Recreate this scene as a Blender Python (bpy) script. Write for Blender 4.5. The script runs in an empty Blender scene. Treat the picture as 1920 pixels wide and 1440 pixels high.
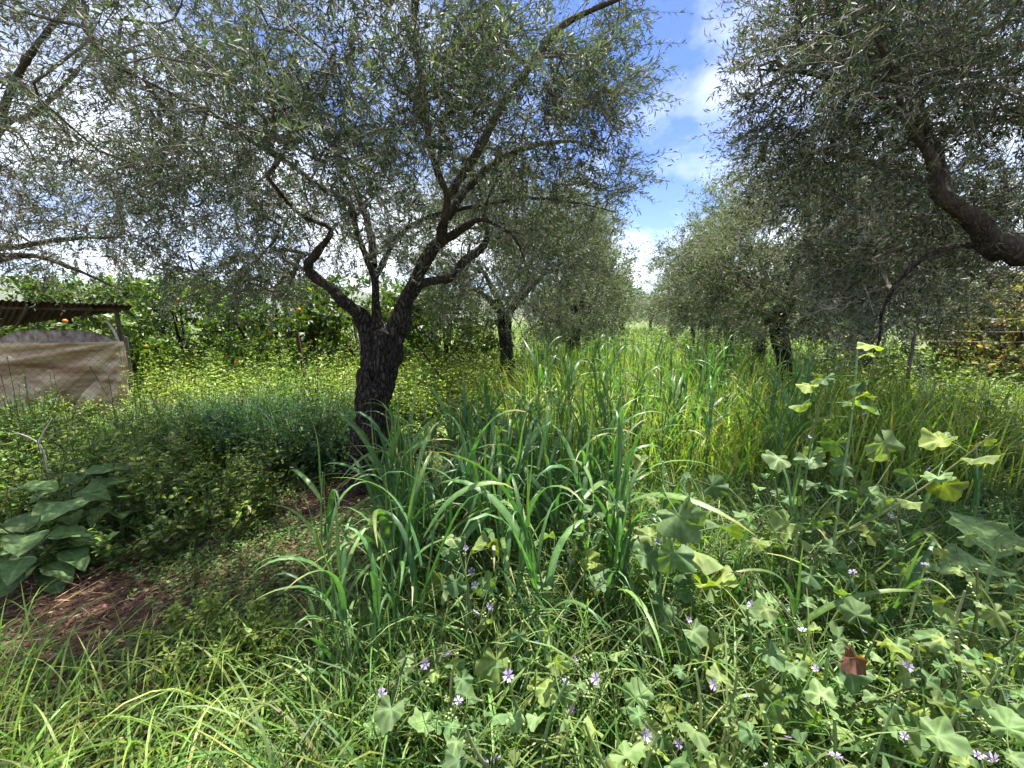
import bpy, math, random
import numpy as np
from mathutils import Vector, Matrix, noise as mnoise

SC = bpy.context.scene
COL = SC.collection
R = math.radians
rng = np.random.default_rng(7)
random.seed(7)

# ------------------------------------------------------------------ camera
CAM_H, PITCH, F = 1.6, R(9.5), 750.0          # F in pixels of a 1920 wide frame
cam = bpy.data.cameras.new('camera'); cam_o = bpy.data.objects.new('camera', cam); COL.objects.link(cam_o)
cam_o.location = (0, 0, CAM_H); cam_o.rotation_euler = (math.pi / 2 - PITCH, 0, 0)
cam.sensor_width = 36; cam.lens = 36 * F / 1920; cam.clip_start = 0.02; cam.clip_end = 20000
SC.camera = cam_o

# ------------------------------------------------------------------ sky, sun, exposure
SUN_EL, SUN_AZ = R(73), R(20)                  # azimuth: clockwise from +Y (ahead, a little to the right)
world = bpy.data.worlds.new('World'); SC.world = world; world.use_nodes = True
wn, wl = world.node_tree.nodes, world.node_tree.links
wn.clear()
w_out = wn.new('ShaderNodeOutputWorld'); w_bg = wn.new('ShaderNodeBackground'); w_bg.inputs['Strength'].default_value = 0.132
sky = wn.new('ShaderNodeTexSky'); sky.sky_type = 'NISHITA'; sky.sun_disc = False
sky.sun_elevation = SUN_EL; sky.sun_rotation = SUN_AZ; sky.air_density = 0.75; sky.dust_density = 0.15; sky.ozone_density = 3.5
tc = wn.new('ShaderNodeTexCoord'); sep = wn.new('ShaderNodeSeparateXYZ'); wl.new(tc.outputs['Generated'], sep.inputs[0])
def wmath(op, a, b=None):
    n = wn.new('ShaderNodeMath'); n.operation = op
    for i, v in enumerate((a, b)):
        if v is None: continue
        if isinstance(v, (int, float)): n.inputs[i].default_value = v
        else: wl.new(v, n.inputs[i])
    return n.outputs[0]
zz = wmath('ADD', wmath('MAXIMUM', sep.outputs['Z'], 0.0), 0.22)
cmb = wn.new('ShaderNodeCombineXYZ')
wl.new(wmath('DIVIDE', sep.outputs['X'], zz), cmb.inputs[0]); wl.new(wmath('DIVIDE', sep.outputs['Y'], zz), cmb.inputs[1])
cmap = wn.new('ShaderNodeMapping'); cmap.inputs['Location'].default_value = (5.5, 4.4, 9.0); cmap.inputs['Scale'].default_value = (1.0, 0.75, 1)
wl.new(cmb.outputs[0], cmap.inputs[0])
nz = wn.new('ShaderNodeTexNoise'); nz.inputs['Scale'].default_value = 0.95; nz.inputs['Detail'].default_value = 9; nz.inputs['Roughness'].default_value = 0.58; nz.inputs['Distortion'].default_value = 0.5
wl.new(cmap.outputs[0], nz.inputs['Vector'])
cr = wn.new('ShaderNodeValToRGB'); cr.color_ramp.elements[0].position = 0.42; cr.color_ramp.elements[1].position = 0.68
cr.color_ramp.elements[0].color = (0, 0, 0, 1); cr.color_ramp.elements[1].color = (1, 1, 1, 1)
wl.new(wmath('ADD', nz.outputs[0], wmath('MAXIMUM', wmath('SUBTRACT', 0.10, wmath('MULTIPLY', sep.outputs['Z'], 0.36)), 0.0)), cr.inputs[0])     # clouds close up towards the horizon
mx = wn.new('ShaderNodeMixRGB'); mx.inputs['Color2'].default_value = (4.3, 4.4, 4.6, 1)
wl.new(cr.outputs[0], mx.inputs['Fac']); 
shs = wn.new('ShaderNodeHueSaturation'); shs.inputs['Saturation'].default_value = 1.25; shs.inputs['Value'].default_value = 0.56; shs.inputs['Hue'].default_value = 0.515
wl.new(sky.outputs[0], shs.inputs['Color']); wl.new(shs.outputs[0], mx.inputs['Color1'])
wl.new(mx.outputs[0], w_bg.inputs['Color']); wl.new(w_bg.outputs[0], w_out.inputs[0])

sun = bpy.data.lights.new('sun', 'SUN'); sun.energy = 5.0; sun.angle = R(0.5); sun.color = (1.0, 0.95, 0.86)
sun_o = bpy.data.objects.new('sun', sun); COL.objects.link(sun_o)
SUN_DIR = Vector((math.sin(SUN_AZ) * math.cos(SUN_EL), math.cos(SUN_AZ) * math.cos(SUN_EL), math.sin(SUN_EL)))
sun_o.rotation_euler = (-SUN_DIR).to_track_quat('-Z', 'Y').to_euler(); sun_o.location = SUN_DIR * 40
vs = SC.view_settings
vs.view_transform = 'Standard'; vs.look = 'None'; vs.gamma = 1; vs.use_curve_mapping = False; vs.exposure = 1.85
SC.cycles.max_bounces = 7; SC.cycles.diffuse_bounces = 5; SC.cycles.glossy_bounces = 2
SC.cycles.transmission_bounces = 5; SC.cycles.transparent_max_bounces = 8
SC.cycles.use_adaptive_sampling = True; SC.cycles.adaptive_threshold = 0.02; SC.cycles.use_denoising = True; SC.cycles.denoiser = 'OPENIMAGEDENOISE'; SC.cycles.denoising_input_passes = 'RGB_ALBEDO_NORMAL'

# ------------------------------------------------------------------ picture <-> place
cp, sp = math.cos(PITCH), math.sin(PITCH)
def ray(px, py):
    a, b = (px - 960) / F, (720 - py) / F
    return Vector((a, cp + b * sp, -sp + b * cp))
def P(px, py, Y):
    d = ray(px, py); return Vector((0, 0, CAM_H)) + d * (Y / d.y)
def PZ(px, py, z):
    d = ray(px, py); return Vector((0, 0, CAM_H)) + d * ((z - CAM_H) / d.z)

# ------------------------------------------------------------------ mesh helpers
def nrm(a):
    return a / np.maximum(np.linalg.norm(a, axis=-1, keepdims=True), 1e-9)
class Soup:
    def __init__(s): s.v, s.f, s.c, s.n = [], {}, [], 0
    def add(s, v, f, c):
        v = np.asarray(v, np.float32).reshape(-1, 3); f = np.asarray(f, np.int64)
        c = np.asarray(c, np.float32)
        if c.ndim == 1: c = np.broadcast_to(c, v.shape)
        s.v.append(v); s.c.append(c.reshape(-1, 3)); s.f.setdefault(f.shape[1], []).append(f + s.n); s.n += len(v)
    def mesh(s, name, off=(0, 0, 0), smooth=False):
        v = np.concatenate(s.v) - np.asarray(off, np.float32); c = np.concatenate(s.c)
        blocks = [np.concatenate(b) for b in s.f.values()]
        tot = np.concatenate([np.full(len(b), b.shape[1]) for b in blocks]); loops = np.concatenate([b.ravel() for b in blocks])
        me = bpy.data.meshes.new(name)
        me.vertices.add(len(v)); me.vertices.foreach_set('co', v.astype(np.float32).ravel())
        me.loops.add(len(loops)); me.loops.foreach_set('vertex_index', loops.astype(np.int32))
        me.polygons.add(len(tot)); st = np.concatenate([[0], np.cumsum(tot)[:-1]])
        me.polygons.foreach_set('loop_start', st.astype(np.int32)); me.polygons.foreach_set('loop_total', tot.astype(np.int32))
        if smooth: me.polygons.foreach_set('use_smooth', np.ones(len(tot), bool))
        at = me.color_attributes.new('tint', 'FLOAT_COLOR', 'POINT')
        at.data.foreach_set('color', np.concatenate([c, np.ones((len(c), 1), np.float32)], 1).astype(np.float32).ravel())
        me.update(calc_edges=True)
        return me
def link(name, me, mat, parent=None, loc=None, kind=None):
    o = bpy.data.objects.new(name, me); COL.objects.link(o)
    if mat and not me.materials: me.materials.append(mat)
    elif mat and me.materials[0] is not mat:
        o.material_slots[0].link = 'OBJECT'; o.material_slots[0].material = mat
    if parent: o.parent = parent
    if loc is not None: o.location = loc
    if kind: o['kind'] = kind
    return o
def thing(name, label, cat, loc=(0, 0, 0), group=None, rz=0):
    o = bpy.data.objects.new(name, None); COL.objects.link(o); o.location = loc; o.rotation_euler = (0, 0, rz)
    o.empty_display_size = 0.1
    o['label'] = label; o['category'] = cat
    if group: o['group'] = group
    return o
def tag(o, label, cat=None, group=None, kind=None):
    o['label'] = label
    if cat: o['category'] = cat
    if group: o['group'] = group
    if kind: o['kind'] = kind
    return o

def jit(c, n, a=0.25, hue=0.10):
    """n natural variations of one colour"""
    c = np.asarray(c, float); k = np.clip(1 + a * rng.standard_normal((n, 1)), 0.35, 2.0)
    return np.clip(c * k * (1 + hue * rng.standard_normal((n, 3))), 0.004, 0.9)
def pick(cols, w, n, a=0.25):
    i = rng.choice(len(cols), n, p=np.asarray(w) / sum(w)); return jit(np.asarray(cols)[i], n, a)

# leaf templates: x along, y across, z up (in lengths)
T2 = (np.array([[0, 0, 0], [.45, .5, .05], [1, 0, -.04], [.45, -.5, .05]]), np.array([[0, 3, 2], [0, 2, 1]]))
T4 = (np.array([[0, 0, 0], [.28, .46, .03], [.7, .40, .02], [1, 0, -.06], [.7, -.40, .02], [.28, -.46, .03]]), np.array([[0, 5, 1], [5, 4, 1], [4, 2, 1], [4, 3, 2]]))
TO = (np.array([[0, 0, 0], [.25, .42, .05], [.6, .42, .02], [1, 0, -.16], [.6, -.42, .02], [.25, -.42, .05], [.42, 0, -.02]]),
      np.array([[0, 6, 1], [1, 6, 2], [2, 6, 3], [3, 6, 4], [4, 6, 5], [5, 6, 0]]))
def leaves(s, pos, d, n, L, W, c, T=T2):
    d = nrm(d); side = nrm(np.cross(n, d)); n = np.cross(d, side)
    tv, tf = T; k = len(tv); N = len(pos)
    v = pos[:, None] + d[:, None] * (L[:, None, None] * tv[None, :, :1]) + side[:, None] * (W[:, None, None] * tv[None, :, 1:2]) + n[:, None] * (L[:, None, None] * tv[None, :, 2:3])
    f = (tf[None] + (np.arange(N) * k)[:, None, None]).reshape(-1, tf.shape[1])
    s.add(v.reshape(-1, 3), f, np.repeat(c, k, 0))
def stalk_line(base, az, th0, bend, L, S, pw=1.6):
    t = (np.arange(S) + .5) / S
    th = th0[:, None] + bend[:, None] * t[None] ** pw
    h = np.stack([np.cos(az), np.sin(az), np.zeros_like(az)], -1)
    tg = h[:, None] * np.sin(th)[..., None] + np.array([0, 0, 1.]) * np.cos(th)[..., None]
    p = base[:, None] + np.concatenate([np.zeros((len(az), 1, 3)), np.cumsum(tg * (L / S)[:, None, None], 1)], 1)
    tg = np.concatenate([tg, tg[:, -1:]], 1)
    return p, tg
def ribbons(s, base, az, th0, bend, L, W, S, c, pw=1.6, twist=0.5, taper=True, tipc=None):
    N = len(az); p, tg = stalk_line(base, az, th0, bend, L, S, pw)
    u = np.linspace(0, 1, S + 1)
    prof = (np.minimum(1, .55 + 2 * u) * (1 - u ** 2.6 * .97)) if taper else np.ones(S + 1)
    hv = np.stack([-np.sin(az), np.cos(az), np.zeros_like(az)], -1)[:, None]
    nn = np.cross(tg, np.broadcast_to(hv, tg.shape))
    a = (rng.standard_normal(N) * twist)[:, None] * (0.4 + u[None])
    wv = hv * np.cos(a)[..., None] + nn * np.sin(a)[..., None]
    off = wv * (W[:, None] * prof[None] * .5)[..., None]
    v = np.stack([p - off, p + off], 2)                                  # N,S+1,2,3
    q = np.arange(S) * 2; quad = np.stack([q, q + 1, q + 3, q + 2], -1)
    f = (quad[None] + (np.arange(N) * (S + 1) * 2)[:, None, None]).reshape(-1, 4)
    cc = np.broadcast_to(c[:, None, None, :], v.shape)
    if tipc is not None: cc = cc * (1 - (u ** 3)[None, :, None, None]) + np.asarray(tipc) * (u ** 3)[None, :, None, None]
    s.add(v.reshape(-1, 3), f, cc.reshape(-1, 3)); return p, tg
def frusta(s, a, b, ra, rb, sides, c):
    d = nrm(b - a); ref = np.where(np.abs(d[:, 2:3]) > .9, np.array([[1., 0, 0]]), np.array([[0, 0, 1.]]))
    x = nrm(np.cross(d, ref)); y = np.cross(d, x); an = np.arange(sides) * 2 * math.pi / sides
    ring = x[:, None] * np.cos(an)[None, :, None] + y[:, None] * np.sin(an)[None, :, None]
    v = np.concatenate([a[:, None] + ring * ra[:, None, None], b[:, None] + ring * rb[:, None, None]], 1)
    i = np.arange(sides); j = (i + 1) % sides
    q = np.stack([i, j, j + sides, i + sides], -1)
    f = (q[None] + (np.arange(len(a)) * 2 * sides)[:, None, None]).reshape(-1, 4)
    s.add(v.reshape(-1, 3), f, np.repeat(c, 2 * sides, 0))
def catmull(pts, rad, step=0.05):
    pts = [Vector(p) for p in pts]; out, ro = [], []
    ext = [2 * pts[0] - pts[1]] + pts + [2 * pts[-1] - pts[-2]]
    for i in range(len(pts) - 1):
        p0, p1, p2, p3 = ext[i:i + 4]; n = max(2, int((p2 - p1).length / step))
        for k in range(n):
            t = k / n
            out.append(0.5 * ((2 * p1) + (p2 - p0) * t + (2 * p0 - 5 * p1 + 4 * p2 - p3) * t * t + (3 * p1 - p0 - 3 * p2 + p3) * t ** 3)); ro.append(rad[i] * (1 - t) + rad[i + 1] * t)
    out.append(pts[-1]); ro.append(rad[-1])
    return np.array([tuple(p) for p in out]), np.array(ro)
def tube(s, pts, rad, sides, c, rough=0.0, freq=9.0, ridge=0.0, cap=True, seed=0.0):
    pts = np.asarray(pts, float); n = len(pts)
    tg = nrm(np.gradient(pts, axis=0)); x = np.cross(tg[0], [0.3, 1, 0.2]); x /= np.linalg.norm(x); V = []
    an = np.arange(sides) * 2 * math.pi / sides
    for i in range(n):
        x = x - tg[i] * np.dot(x, tg[i]); x /= np.linalg.norm(x); y = np.cross(tg[i], x)
        for k, a in enumerate(an):
            r = rad[i]
            if rough:
                q = pts[i] + (x * math.cos(a) + y * math.sin(a)) * rad[i]
                m = mnoise.noise(Vector((q[0] * freq + seed, q[1] * freq, q[2] * freq * .45)))
                r *= 1 + rough * m
                if ridge:
                    m2 = mnoise.noise(Vector((math.cos(a) * 5.5 + seed, math.sin(a) * 5.5, q[2] * 2.2 + seed)))
                    m3 = mnoise.noise(Vector((q[0] * 34, q[1] * 34, q[2] * 11)))
                    r *= 1 + ridge * .25 - ridge * (1 - min(1, abs(m2) * 3.2)) * .42 - ridge * max(0, m3) * .8
            V.append(pts[i] + (x * math.cos(a) + y * math.sin(a)) * r)
    Fq = []
    for i in range(n - 1):
        for k in range(sides):
            j = (k + 1) % sides; Fq.append((i * sides + k, i * sides + j, (i + 1) * sides + j, (i + 1) * sides + k))
    V = np.array(V); base = s.n
    s.add(V, np.array(Fq), np.asarray(c, float))
    if cap:
        m = V[-sides:].mean(0) + tg[-1] * rad[-1] * .4
        s.add(np.vstack([V[-sides:], m]), np.array([(k, (k + 1) % sides, sides) for k in range(sides)]), np.asarray(c, float))
    return s
def boxm(s, lo, hi, c, rot=None, ctr=None):
    lo, hi = np.array(lo, float), np.array(hi, float)
    v = np.array([[x, y, z] for x in (lo[0], hi[0]) for y in (lo[1], hi[1]) for z in (lo[2], hi[2])])
    if rot is not None:
        m = np.array(rot); ctr = np.array(ctr); v = (v - ctr) @ m.T + ctr
    s.add(v, np.array([[0, 1, 3, 2], [4, 6, 7, 5], [0, 4, 5, 1], [2, 3, 7, 6], [0, 2, 6, 4], [1, 5, 7, 3]]), np.asarray(c, float))

# ------------------------------------------------------------------ materials
def mat_base(name):
    m = bpy.data.materials.new(name); m.use_nodes = True; n = m.node_tree.nodes; l = m.node_tree.links; n.clear()
    return m, n, l, n.new('ShaderNodeOutputMaterial')
def leaf_mat(name, back=None, trans=0.35, rough=0.45, spec=0.4, tcol=(1.15, 1.35, 0.45), vein=0.0):
    """leaf tissue: the colour is the 'tint' of each leaf; light passes through; the underside may be paler"""
    m, n, l, out = mat_base(name)
    at = n.new('ShaderNodeAttribute'); at.attribute_name = 'tint'
    oi = n.new('ShaderNodeObjectInfo'); hs = n.new('ShaderNodeHueSaturation')
    mr = n.new('ShaderNodeMapRange'); mr.inputs[3].default_value = 0.68; mr.inputs[4].default_value = 1.22; l.new(oi.outputs['Random'], mr.inputs[0]); l.new(mr.outputs[0], hs.inputs['Value'])
    nt = n.new('ShaderNodeTexNoise'); nt.inputs['Scale'].default_value = 60; nt.inputs['Detail'].default_value = 3
    geo = n.new('ShaderNodeNewGeometry'); l.new(geo.outputs['Position'], nt.inputs['Vector'])
    mr2 = n.new('ShaderNodeMapRange'); mr2.inputs[1].default_value = .3; mr2.inputs[2].default_value = .7; mr2.inputs[3].default_value = .75; mr2.inputs[4].default_value = 1.2; l.new(nt.outputs[0], mr2.inputs[0])
    mu = n.new('ShaderNodeMixRGB'); mu.blend_type = 'MULTIPLY'; mu.inputs[0].default_value = 1
    l.new(at.outputs['Color'], mu.inputs[1]); l.new(mr2.outputs[0], mu.inputs[2]); l.new(mu.outputs[0], hs.inputs['Color'])
    c = hs.outputs[0]
    if back is not None:
        mb = n.new('ShaderNodeMixRGB'); l.new(geo.outputs['Backfacing'], mb.inputs[0]); l.new(c, mb.inputs[1]); mb.inputs[2].default_value = (*back, 1); c2 = mb.outputs[0]
    else: c2 = c
    b = n.new('ShaderNodeBsdfPrincipled'); b.inputs['Roughness'].default_value = rough; b.inputs['Specular IOR Level'].default_value = spec
    l.new(c2, b.inputs['Base Color'])
    t = n.new('ShaderNodeBsdfTranslucent'); tm = n.new('ShaderNodeMixRGB'); tm.blend_type = 'MULTIPLY'; tm.inputs[0].default_value = 1
    l.new(c, tm.inputs[1]); tm.inputs[2].default_value = (*tcol, 1); l.new(tm.outputs[0], t.inputs[0])
    ms = n.new('ShaderNodeMixShader'); ms.inputs[0].default_value = trans; l.new(b.outputs[0], ms.inputs[1]); l.new(t.outputs[0], ms.inputs[2]); l.new(ms.outputs[0], out.inputs[0])
    return m
def bark_mat(name, dark, light, moss, scale=1.0, bump=0.6):
    m, n, l, out = mat_base(name)
    geo = n.new('ShaderNodeTexCoord'); mp = n.new('ShaderNodeMapping'); mp.inputs['Scale'].default_value = (1, 1, .35); l.new(geo.outputs['Object'], mp.inputs[0])
    vo = n.new('ShaderNodeTexVoronoi'); vo.feature = 'DISTANCE_TO_EDGE'; vo.inputs['Scale'].default_value = 46 * scale
    nd = n.new('ShaderNodeTexNoise'); nd.inputs['Scale'].default_value = 18 * scale; nd.inputs['Detail'].default_value = 5
    l.new(mp.outputs[0], nd.inputs['Vector'])
    ad = n.new('ShaderNodeMixRGB'); ad.blend_type = 'ADD'; ad.inputs[0].default_value = .06; l.new(mp.outputs[0], ad.inputs[1]); l.new(nd.outputs['Color'], ad.inputs[2]); l.new(ad.outputs[0], vo.inputs['Vector'])
    rp = n.new('ShaderNodeValToRGB'); rp.color_ramp.elements[0].position = 0.02; rp.color_ramp.elements[1].position = .34
    rp.color_ramp.elements[0].color = (*dark, 1); rp.color_ramp.elements[1].color = (*light, 1); l.new(vo.outputs['Distance'], rp.inputs[0])
    n2 = n.new('ShaderNodeTexNoise'); n2.inputs['Scale'].default_value = 5; n2.inputs['Detail'].default_value = 6; l.new(geo.outputs['Object'], n2.inputs['Vector'])
    r2 = n.new('ShaderNodeValToRGB'); r2.color_ramp.elements[0].position = .5; r2.color_ramp.elements[1].position = .68; l.new(n2.outputs[0], r2.inputs[0])
    mxx = n.new('ShaderNodeMixRGB'); l.new(r2.outputs[0], mxx.inputs[0]); l.new(rp.outputs[0], mxx.inputs[1]); mxx.inputs[2].default_value = (*moss, 1)
    b = n.new('ShaderNodeBsdfPrincipled'); b.inputs['Roughness'].default_value = .9; b.inputs['Specular IOR Level'].default_value = .2; l.new(mxx.outputs[0], b.inputs['Base Color'])
    bp = n.new('ShaderNodeBump'); bp.inputs['Strength'].default_value = bump; bp.inputs['Distance'].default_value = .02; l.new(vo.outputs['Distance'], bp.inputs['Height']); l.new(bp.outputs[0], b.inputs['Normal'])
    l.new(b.outputs[0], out.inputs[0]); return m
def noisy_mat(name, c1, c2, scale=8, rough=.8, metal=0, bump=.2, c3=None, spec=.3, detail=8, stretch=(1, 1, 1)):
    m, n, l, out = mat_base(name)
    tcn = n.new('ShaderNodeTexCoord'); mp = n.new('ShaderNodeMapping'); mp.inputs['Scale'].default_value = stretch; l.new(tcn.outputs['Object'], mp.inputs[0])
    t = n.new('ShaderNodeTexNoise'); t.inputs['Scale'].default_value = scale; t.inputs['Detail'].default_value = detail; t.inputs['Roughness'].default_value = .65; l.new(mp.outputs[0], t.inputs['Vector'])
    r = n.new('ShaderNodeValToRGB'); r.color_ramp.elements[0].position = .35; r.color_ramp.elements[1].position = .65; r.color_ramp.elements[0].color = (*c1, 1); r.color_ramp.elements[1].color = (*c2, 1)
    if c3: e = r.color_ramp.elements.new(.75); e.color = (*c3, 1)
    l.new(t.outputs[0], r.inputs[0])
    b = n.new('ShaderNodeBsdfPrincipled'); b.inputs['Roughness'].default_value = rough; b.inputs['Metallic'].default_value = metal; b.inputs['Specular IOR Level'].default_value = spec
    l.new(r.outputs[0], b.inputs['Base Color'])
    bp = n.new('ShaderNodeBump'); bp.inputs['Strength'].default_value = bump; bp.inputs['Distance'].default_value = .02; l.new(t.outputs[0], bp.inputs['Height']); l.new(bp.outputs[0], b.inputs['Normal'])
    l.new(b.outputs[0], out.inputs[0]); return m
M_OLIVE = leaf_mat('olive_leaf', back=(0.25, 0.27, 0.22), trans=.28, rough=.6, spec=.18, tcol=(1.15, 1.3, .6))
M_CITRUS = leaf_mat('citrus_leaf', trans=.38, rough=.42, spec=.4)
M_WEED = leaf_mat('weed_leaf', trans=.42, rough=.5, spec=.35)
M_GRASS = leaf_mat('grass_blade', trans=.42, rough=.48, spec=.3)
M_CEREAL = leaf_mat('cereal_blade', trans=.36, rough=.42, spec=.35, tcol=(1.1, 1.5, .45))
M_MALLOW = leaf_mat('mallow_leaf', trans=.36, rough=.6, spec=.3, tcol=(1.5, 1.6, .3))
M_BROAD = leaf_mat('broad_leaf', trans=.32, rough=.6, spec=.2)
M_STEM = leaf_mat('green_stem', trans=0.0, rough=.5, spec=.3)
M_STRAW = leaf_mat('straw', trans=.15, rough=.7, spec=.2, tcol=(1, 1, .8))
M_PETAL = leaf_mat('petal', trans=.35, rough=.6, spec=.2, tcol=(1, 1, 1))
M_BARK = bark_mat('olive_bark', (.008, .007, .006), (.085, .072, .06), (.12, .11, .095), 1.0, 1.0)
M_LIMB = bark_mat('limb_bark', (.035, .03, .024), (.115, .10, .08), (.15, .14, .09), .6, .45)
def tree_bark():
    m, n, l, out = mat_base('tree_bark')
    geo = n.new('ShaderNodeTexCoord'); mp = n.new('ShaderNodeMapping'); mp.inputs['Scale'].default_value = (1, 1, .30); l.new(geo.outputs['Object'], mp.inputs[0])
    nd = n.new('ShaderNodeTexNoise'); nd.inputs['Scale'].default_value = 16; nd.inputs['Detail'].default_value = 6; l.new(mp.outputs[0], nd.inputs['Vector'])
    ad = n.new('ShaderNodeMixRGB'); ad.blend_type = 'ADD'; ad.inputs[0].default_value = .10; l.new(mp.outputs[0], ad.inputs[1]); l.new(nd.outputs['Color'], ad.inputs[2])
    vo = n.new('ShaderNodeTexVoronoi'); vo.feature = 'DISTANCE_TO_EDGE'; vo.inputs['Scale'].default_value = 34; l.new(ad.outputs[0], vo.inputs['Vector'])
    rp = n.new('ShaderNodeValToRGB'); e = rp.color_ramp.elements; e[0].position = .03; e[1].position = .30; e[0].color = (.006, .005, .0045, 1); e[1].color = (.075, .062, .052, 1); l.new(vo.outputs['Distance'], rp.inputs[0])
    n2 = n.new('ShaderNodeTexNoise'); n2.inputs['Scale'].default_value = 9; n2.inputs['Detail'].default_value = 8; n2.inputs['Roughness'].default_value = .7; l.new(geo.outputs['Object'], n2.inputs['Vector'])
    r3 = n.new('ShaderNodeValToRGB'); e = r3.color_ramp.elements; e[0].position = .32; e[1].position = .68; e[0].color = (.028, .023, .018, 1); e[1].color = (.115, .10, .078, 1); l.new(n2.outputs[0], r3.inputs[0])
    sp_ = n.new('ShaderNodeSeparateXYZ'); l.new(geo.outputs['Object'], sp_.inputs[0]); aj = n.new('ShaderNodeMath'); aj.operation = 'MULTIPLY_ADD'; l.new(n2.outputs[0], aj.inputs[0]); aj.inputs[1].default_value = .9; l.new(sp_.outputs['Z'], aj.inputs[2])
    mr = n.new('ShaderNodeMapRange'); mr.inputs[1].default_value = 2.2; mr.inputs[2].default_value = 3.2; l.new(aj.outputs[0], mr.inputs[0])
    mxx = n.new('ShaderNodeMixRGB'); l.new(mr.outputs[0], mxx.inputs[0]); l.new(rp.outputs[0], mxx.inputs[1]); l.new(r3.outputs[0], mxx.inputs[2])
    b = n.new('ShaderNodeBsdfPrincipled'); b.inputs['Roughness'].default_value = .9; b.inputs['Specular IOR Level'].default_value = .2; l.new(mxx.outputs[0], b.inputs['Base Color'])
    hm = n.new('ShaderNodeMath'); hm.operation = 'MULTIPLY_ADD'; l.new(n2.outputs[0], hm.inputs[0]); hm.inputs[1].default_value = .35; l.new(vo.outputs['Distance'], hm.inputs[2])
    bp = n.new('ShaderNodeBump'); bp.inputs['Strength'].default_value = 1; bp.inputs['Distance'].default_value = .03; l.new(hm.outputs[0], bp.inputs['Height']); l.new(bp.outputs[0], b.inputs['Normal'])
    l.new(b.outputs[0], out.inputs[0]); return m
M_TREE = tree_bark()
M_TWIG = leaf_mat('twig_bark', trans=0, rough=.85, spec=.15)
M_SOIL = None

# ------------------------------------------------------------------ ground, hills
def ground_h(x, y):
    d = max(abs(x), abs(y))
    return 0.05 * mnoise.noise(Vector((x * .5, y * .5, 0))) + 0.018 * mnoise.noise(Vector((x * 3, y * 3, 1))) if d < 40 else 0.0
def soil_mat():
    m, n, l, out = mat_base('soil')
    tcn = n.new('ShaderNodeTexCoord')
    t = n.new('ShaderNodeTexNoise'); t.inputs['Scale'].default_value = 14; t.inputs['Detail'].default_value = 12; t.inputs['Roughness'].default_value = .72; l.new(tcn.outputs['Object'], t.inputs['Vector'])
    t2 = n.new('ShaderNodeTexNoise'); t2.inputs['Scale'].default_value = 1.3; t2.inputs['Detail'].default_value = 6; l.new(tcn.outputs['Object'], t2.inputs['Vector'])
    r = n.new('ShaderNodeValToRGB'); e = r.color_ramp.elements; e[0].position = .3; e[1].position = .7; e[0].color = (.022, .011, .008, 1); e[1].color = (.13, .070, .050, 1); l.new(t.outputs[0], r.inputs[0])
    r2 = n.new('ShaderNodeValToRGB'); e = r2.color_ramp.elements; e[0].position = .42; e[1].position = .62; e[0].color = (0, 0, 0, 1); e[1].color = (.6, .6, .6, 1); l.new(t2.outputs[0], r2.inputs[0])
    mxx = n.new('ShaderNodeMixRGB'); l.new(r2.outputs[0], mxx.inputs[0]); l.new(r.outputs[0], mxx.inputs[1]); mxx.inputs[2].default_value = (.085, .062, .035, 1)
    ln = n.new('ShaderNodeVectorMath'); ln.operation = 'LENGTH'; l.new(tcn.outputs['Object'], ln.inputs[0])
    fr = n.new('ShaderNodeMapRange'); fr.inputs[1].default_value = 9; fr.inputs[2].default_value = 16; l.new(ln.outputs['Value'], fr.inputs[0])
    mf = n.new('ShaderNodeMixRGB'); l.new(fr.outputs[0], mf.inputs[0]); l.new(mxx.outputs[0], mf.inputs[1]); mf.inputs[2].default_value = (.10, .13, .045, 1)     # beyond the near soil the ground is grown over
    b = n.new('ShaderNodeBsdfPrincipled'); b.inputs['Roughness'].default_value = .95; b.inputs['Specular IOR Level'].default_value = .15; l.new(mf.outputs[0], b.inputs['Base Color'])
    bp = n.new('ShaderNodeBump'); bp.inputs['Strength'].default_value = .9; bp.inputs['Distance'].default_value = .03; l.new(t.outputs[0], bp.inputs['Height']); l.new(bp.outputs[0], b.inputs['Normal'])
    l.new(b.outputs[0], out.inputs[0]); return m
M_SOIL = soil_mat()
def build_ground():
    ax = np.concatenate([[-9000, -3000, -1000, -300, -100, -40, -25, -15], np.arange(-10, 10.01, .125), [15, 25, 40, 100, 300, 1000, 3000, 9000]])
    ay = np.concatenate([[-9000, -3000, -1000, -300, -100, -40, -15, -8, -4], np.arange(-2, 14.01, .125), [18, 25, 40, 100, 300, 1000, 3000, 9000]])
    V = np.array([[x, y, ground_h(x, y)] for y in ay for x in ax]); nx = len(ax)
    i = np.arange(len(ay) - 1)[:, None] * nx + np.arange(nx - 1)[None]; i = i.ravel()
    s = Soup(); s.add(V, np.stack([i, i + 1, i + nx + 1, i + nx], -1), np.array([.1, .06, .04]))
    tag(link('ground', s.mesh('ground', smooth=True), M_SOIL), 'reddish brown soil of the olive grove', kind='structure')
build_ground()
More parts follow.
